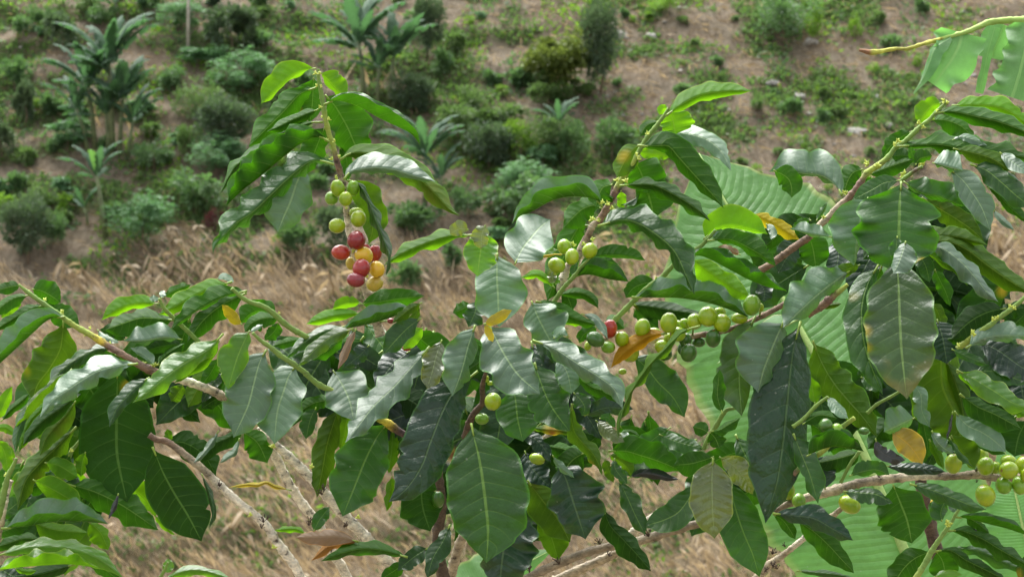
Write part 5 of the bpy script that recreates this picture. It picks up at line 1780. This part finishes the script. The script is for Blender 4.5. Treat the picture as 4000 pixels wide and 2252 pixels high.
# ------------------------------------------------------------------ tree 3: bright young growth at the lower left
T3 = tree('coffee_tree', 'low bright green coffee bush below the left branch, glossy leaves in the corner', (-0.66, 2.5, 0.0))
B31 = add_branch(T3, 'branch', 'R', -0.06, -0.04, '165,255,16,g 130,340,26,g 80,440,30,g 50,560,36,g 10,740,40,g -60,950,44,l', [(-0.66, 2.52, 0.9, .012), (-0.66, 2.5, -0.02, .022)])
add_branch(T3, 'branch', 'R', -0.02, 0.0, '110,480,22,t 60,650,30,w 10,900,34,t -40,1100,36,t')
B32 = add_branch(T3, 'branch', 'R', 0.02, 0.03, '800,80,14,g 715,190,26,g 700,240,24,g 640,420,28,g 560,600,30,g 400,900,32,g')
leaves(B31, '''
R L -0.02 62 62 b : -60,60 40,180 85,410
R L 0.0 42 42 b : -60,130 60,170 155,255
Z5 L -0.02 102 72 b : -90,960 20,800 100,620 192,422
Z5 L 0.01 52 72 g : 15,972 150,800 300,682 465,535
Z5 L 0.0 52 66 b : -80,1080 60,1060 150,1102 245,1190
R FA -0.05 85 210 p : 15,962 250,942 500,902 750,892 950,902 1092,918
R L 0.0 62 125 b : 325,900 550,972 885,1005
R L 0.01 62 112 b : 895,895 1010,1002 1092,1178
R L -0.02 52 62 g : 435,1080 250,1062 50,1122 -80,1160
R U -0.05 82 95 b : -60,1242 300,1152 600,1152 850,1202 1050,1302 1248,1465
R FA -0.07 95 125 b : -60,1385 200,1352 450,1332 700,1322 995,1358
R L 0.0 22 32 b : 145,1360 260,1392 375,1382
R L 0.02 72 72 d : 755,1320 400,1420 -20,1470
R L 0.02 82 62 g : 845,1270 1020,1352 1205,1490
R U 0.0 80 70 g : -40,860 80,780 200,690 330,620
R L 0.01 70 80 g : -50,1020 120,960 320,880
R U 0.03 110 120 d : -40,1340 150,1440 420,1480
''')
leaves(B32, '''
R L -0.01 82 92 b : 450,300 600,332 785,450
R L 0.0 62 42 b : 862,190 830,300 815,445
R L -0.02 112 82 b : 330,470 520,562 825,740
R L -0.01 132 132 g : 675,515 950,592 1250,742 1595,978
R L 0.03 142 62 b : 1250,510 1450,652 1565,840
R L 0.03 22 32 b : 1555,830 1650,930 1765,1028
R U -0.03 22 22 k : 1192,610 1150,740 1090,870
R L 0.0 60 80 g : 700,220 640,300 560,420
R L 0.02 80 80 g : 640,430 500,470 300,560 150,620
''')
add_bits(B31, 'bud', 'R', -0.02, 30, P2('80,420 60,430'))
add_bits(B32, 'bud', 'R', -0.02, 30, P2('715,190'))
B33 = add_branch(T3, 'branch', 'R', -0.03, -0.02, '1690,1300,12,g 1650,1390,18,g 1590,1490,20,g')
leaves(B33, '''
R U -0.01 42 52 b : 1640,1480 1850,1392 2050,1388 2350,1475
R U -0.01 42 52 b : 1650,1400 1685,1340 1692,1262
''')

# ------------------------------------------------------------------ tree 4: green sprout in front of the big banana leaf
T4 = tree('coffee_tree', 'slender green coffee sprout in front of the big banana leaf', (0.46, 2.52, 0.0))
B4 = add_branch(T4, 'branch', 'P', -0.10, -0.10, '1950,735,12,g 1900,800,18,g 1850,890,20,g 1800,962,26,g 1750,1035,26,g 1690,1122,30,g 1640,1200,34,g 1570,1330,34,g 1480,1470,36,l', [(0.46, 2.52, 0.85, .008), (0.46, 2.52, -0.02, .012)])
leaves(B4, '''
P FA -0.01 62 95 g : 1888,845 2000,862 2200,912 2400,962 2640,1042
P L 0.01 32 62 g : 1985,840 2100,902 2228,1008
P L -0.01 66 82 g : 1808,985 1950,985 2150,1062 2350,1182 2640,1345
P U 0.01 32 30 k : 1935,970 2020,975 2115,1000
P L -0.02 52 72 g : 1668,1192 1830,1182 2000,1282 2200,1382 2420,1495
P U 0.02 62 62 g : 1830,1160 2100,1182 2350,1292 2640,1412
P L 0.0 122 132 g : 1642,1190 1480,1260 1350,1382 1235,1580
P L 0.01 132 132 g : 1692,1190 1760,1302 1795,1500
P U -0.03 32 42 b : 1675,1445 1800,1410 1960,1425
P L 0.0 42 62 g : 2640,1210 2550,1330 2535,1490
P U -0.03 95 55 g : 1748,890 1720,790 1795,672
P U -0.01 40 40 p : 1900,800 1860,740 1850,690
''')
add_bits(B4, 'bud', 'P', -0.11, 40, P2('1800,920 1815,940'))

# ------------------------------------------------------------------ banana plants close behind
def banana(label, loc):
    o = link('banana_plant', None, None, loc)
    return tag(o, label, 'banana plant')


BP1 = banana('banana plant whose broad ribbed leaf stands upright behind the coffee', (0.75, 3.35, 0.0))
stem = np.array([[0.75, 3.35, -0.05], [0.74, 3.34, 0.3], [0.70, 3.30, 0.62]])
v, f, C = tube_np(stem, [.07, .06, .035], 14, 0.02, np.tile([0.30, 0.36, 0.12], (3, 1)))
link('pseudostem', mesh_np('pseudostem', v - stem[0], f, [BARK], True, colors=C), BP1, Vector(stem[0]))


def add_banana_leaf(parent, pts, wA, wB, typ, depth, dist, strip, k=0.1, petiole=False, seed=1, wref=None, mat='f'):
    V, Fq, UVs, mi, C, dep, Lm = leaf_shape(pts, wA, wB, typ, depth, dist, k=k, wave=0.25, nt_=44, strip=strip, petiole=petiole, seed=seed, wref=wref)
    b0 = Vector(V[0])
    me = mesh_np('leaf', V - np.array(b0), Fq, [LM[mat], PETI], True, UVs, mi, np.full((len(V), 3), Lm / 0.2))
    lf = link('leaf', me, parent, b0)
    m = len(V) // len(C)
    mid = V.reshape(len(C), m, 3)[:, m // 2]
    mid = mid - 0.004 * (mid - CW) / np.linalg.norm(mid - CW, axis=1)[:, None]
    v2, f2, c2 = tube_np(mid, np.linspace(.0085, .0012, len(mid)) * min(1, Lm / .7), 8, 0.03, np.tile([0.30, 0.44, 0.13], (len(mid), 1)))
    mb = link('midrib', mesh_np('midrib', v2 - V[0], f2, [BARK], True, colors=c2), None)
    mb.parent = lf
    return lf


STRIP = [.5, .72, .85, .94, 1, 1, 1, .98, .95, .88, .70, .38, .0]
add_banana_leaf(BP1, [(3640, 2420), (3520, 2116), (3373, 1767), (3190, 1400), (2990, 1050), (2840, 800), (2730, 600)], 500, 450, 'U', 0.0, 3.1, STRIP, k=0.45, wref=0.21)
add_banana_leaf(BP1, [(4120, 2420), (4020, 2150), (3960, 1900), (3910, 1700)], 190, 220, 'U', 0.0, 3.0, [.8, 1, 1, .8, .4, 0], k=0.3, wref=0.1)
add_banana_leaf(BP1, [(1760, 2460), (1870, 2330), (2000, 2230), (2165, 2140)], 150, 120, 'U', 0.0, 3.0, [.8, 1, 1, .9, .6, .25, 0], k=0.5, wref=0.06)
add_banana_leaf(BP1, [(3130, 1240), (2960, 1330), (2800, 1420)], 60, 60, 'U', 0.0, 3.05, [.4, 1, .9, .5, 0], k=0.5, wref=0.03)

BP2 = banana('banana plant with a torn drooping leaf above the coffee tops', (1.15, 3.1, 0.0))
stem = np.array([[1.15, 3.1, -0.05], [1.14, 3.1, 1.0], [1.1, 3.05, 1.75], [0.98, 3.0, 1.93]])
v, f, C = tube_np(stem, [.08, .065, .035, .014], 14, 0.02, np.tile([0.30, 0.36, 0.12], (4, 1)))
link('pseudostem', mesh_np('pseudostem', v - stem[0], f, [BARK], True, colors=C), BP2, Vector(stem[0]))
DB = 2.95


def yy(*p): return [nat('Y', *q) for q in p]


# torn leaf: a bare yellow tip of the midrib, and strips that hang from it
mr = [nat('Y', *q) for q in ((205, 722), (330, 745), (440, 750), (600, 725), (740, 700), (880, 705), (1000, 670), (1130, 630), (1270, 590), (1500, 535), (1800, 440), (2100, 318), (2400, 292), (2700, 285), (3000, 300))]
mr = np.array(mr)
R_ = spline(mr, 60)
W_ = at_np(R_[:, 0], R_[:, 1], np.full(60, DB))
W_ = np.vstack([W_, [0.98, 3.0, 1.93]])
rad = np.interp(np.linspace(0, 1, 61), [0, .03, .06, .2, .35, .6, 1], [.002, .003, .0038, .0022, .0027, .0036, .006])
cols = np.array([np.array((0.25, 0.12, 0.05)) if i < 4 else (np.array((0.36, 0.37, 0.06)) * (0.75 + 0.5 * random.random()) if i < 26 else np.array((0.30, 0.45, 0.10))) for i in range(61)])
v, f, C = tube_np(W_, rad, 8, 0.12, cols)
link('midrib', mesh_np('midrib', v - W_[0], f, [BARK], True, colors=C), BP2, Vector(W_[0]))
for nm, pts, wA, wB, typ, strip, dd, k in (
        ('leaf_strip', yy((1690, 470), (1640, 650), (1540, 850), (1390, 1060), (1280, 1220)), 330, 340, 'U', None, 0.0, 0.25),
        ('leaf_strip', yy((2160, 385), (2110, 560), (2050, 780), (2010, 1000), (1960, 1200), (1930, 1340)), 75, 75, 'U', [1, 1, .9, .85, .8, .9, .8], -0.02, 0.1),
        ('leaf_strip', yy((2300, 360), (2230, 520), (2150, 700), (2120, 840)), 250, 200, 'L', [1, 1, 1, .95, .9, .75], 0.03, 0.1),
        ('leaf_strip', yy((2640, 330), (2620, 560), (2560, 850), (2480, 1150), (2400, 1400)), 330, 400, 'U', [.75, .95, .85, .9, 1.0, 1.05], -0.03, 0.3)):
    kY = kscale('Y')
    if strip is None: strip = [1.1, 1.1, 1.05, 1.0, .95, .9, .75, .55]
    V, Fq, UVs, mi, C_, dep, Lm = leaf_shape(pts, wA * kY, wB * kY, typ, dd, DB, k=k, wave=0.8, nt_=24, strip=strip, petiole=False, seed=int(wA), wref=max(wA, wB) * kY * DB / FPX * 1.1)
    # rotate the vein pattern: on a torn strip the veins run along its length
    UV2 = np.stack([np.full(len(UVs), 0.5) + (UVs[:, 0] - 0.5) * 0.6, UVs[:, 0] * 0.35 + 0.2], -1)
    b0 = Vector(V[0])
    link(nm, mesh_np(nm, V - np.array(b0), Fq, [LM['f']], True, UV2, colors=np.full((len(V), 3), .6)), BP2, b0)
tip = yy((1520, 535), (1300, 680), (1210, 900), (1130, 1110), (985, 1345))
V, Fq, UVs, mi, C_, dep, Lm = leaf_shape(tip, 40 * kscale('Y'), 150 * kscale('Y'), 'U', -0.004, DB, k=0.25, wave=0.5, nt_=24, strip=[.3, .9, 1, 1, 1, .8, .5, .25, .1], petiole=False, seed=3, wref=150 * kscale('Y') * DB / FPX)
b0 = Vector(V[0])
link('leaf_strip', mesh_np('leaf_strip', V - np.array(b0), Fq, [LM['f']], True, np.stack([np.full(len(UVs), .5) + (UVs[:, 0] - .5) * .6, UVs[:, 0] * .3], -1), colors=np.full((len(V), 3), .6)), BP2, b0)

# ------------------------------------------------------------------ inner leaves: crown depth, with shade put into the darker leaf colours
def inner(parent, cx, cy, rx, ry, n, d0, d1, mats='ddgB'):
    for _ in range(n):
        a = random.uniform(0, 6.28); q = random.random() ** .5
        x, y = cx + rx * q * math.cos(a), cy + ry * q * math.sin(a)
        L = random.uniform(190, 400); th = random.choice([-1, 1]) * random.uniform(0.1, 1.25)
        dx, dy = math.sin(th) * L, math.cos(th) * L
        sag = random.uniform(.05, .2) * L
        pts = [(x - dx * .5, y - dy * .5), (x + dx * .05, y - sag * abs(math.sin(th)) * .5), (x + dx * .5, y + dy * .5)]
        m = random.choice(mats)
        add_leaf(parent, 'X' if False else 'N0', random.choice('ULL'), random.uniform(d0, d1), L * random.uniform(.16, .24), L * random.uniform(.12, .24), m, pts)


CROPS['N0'] = (0, 0, 2575)
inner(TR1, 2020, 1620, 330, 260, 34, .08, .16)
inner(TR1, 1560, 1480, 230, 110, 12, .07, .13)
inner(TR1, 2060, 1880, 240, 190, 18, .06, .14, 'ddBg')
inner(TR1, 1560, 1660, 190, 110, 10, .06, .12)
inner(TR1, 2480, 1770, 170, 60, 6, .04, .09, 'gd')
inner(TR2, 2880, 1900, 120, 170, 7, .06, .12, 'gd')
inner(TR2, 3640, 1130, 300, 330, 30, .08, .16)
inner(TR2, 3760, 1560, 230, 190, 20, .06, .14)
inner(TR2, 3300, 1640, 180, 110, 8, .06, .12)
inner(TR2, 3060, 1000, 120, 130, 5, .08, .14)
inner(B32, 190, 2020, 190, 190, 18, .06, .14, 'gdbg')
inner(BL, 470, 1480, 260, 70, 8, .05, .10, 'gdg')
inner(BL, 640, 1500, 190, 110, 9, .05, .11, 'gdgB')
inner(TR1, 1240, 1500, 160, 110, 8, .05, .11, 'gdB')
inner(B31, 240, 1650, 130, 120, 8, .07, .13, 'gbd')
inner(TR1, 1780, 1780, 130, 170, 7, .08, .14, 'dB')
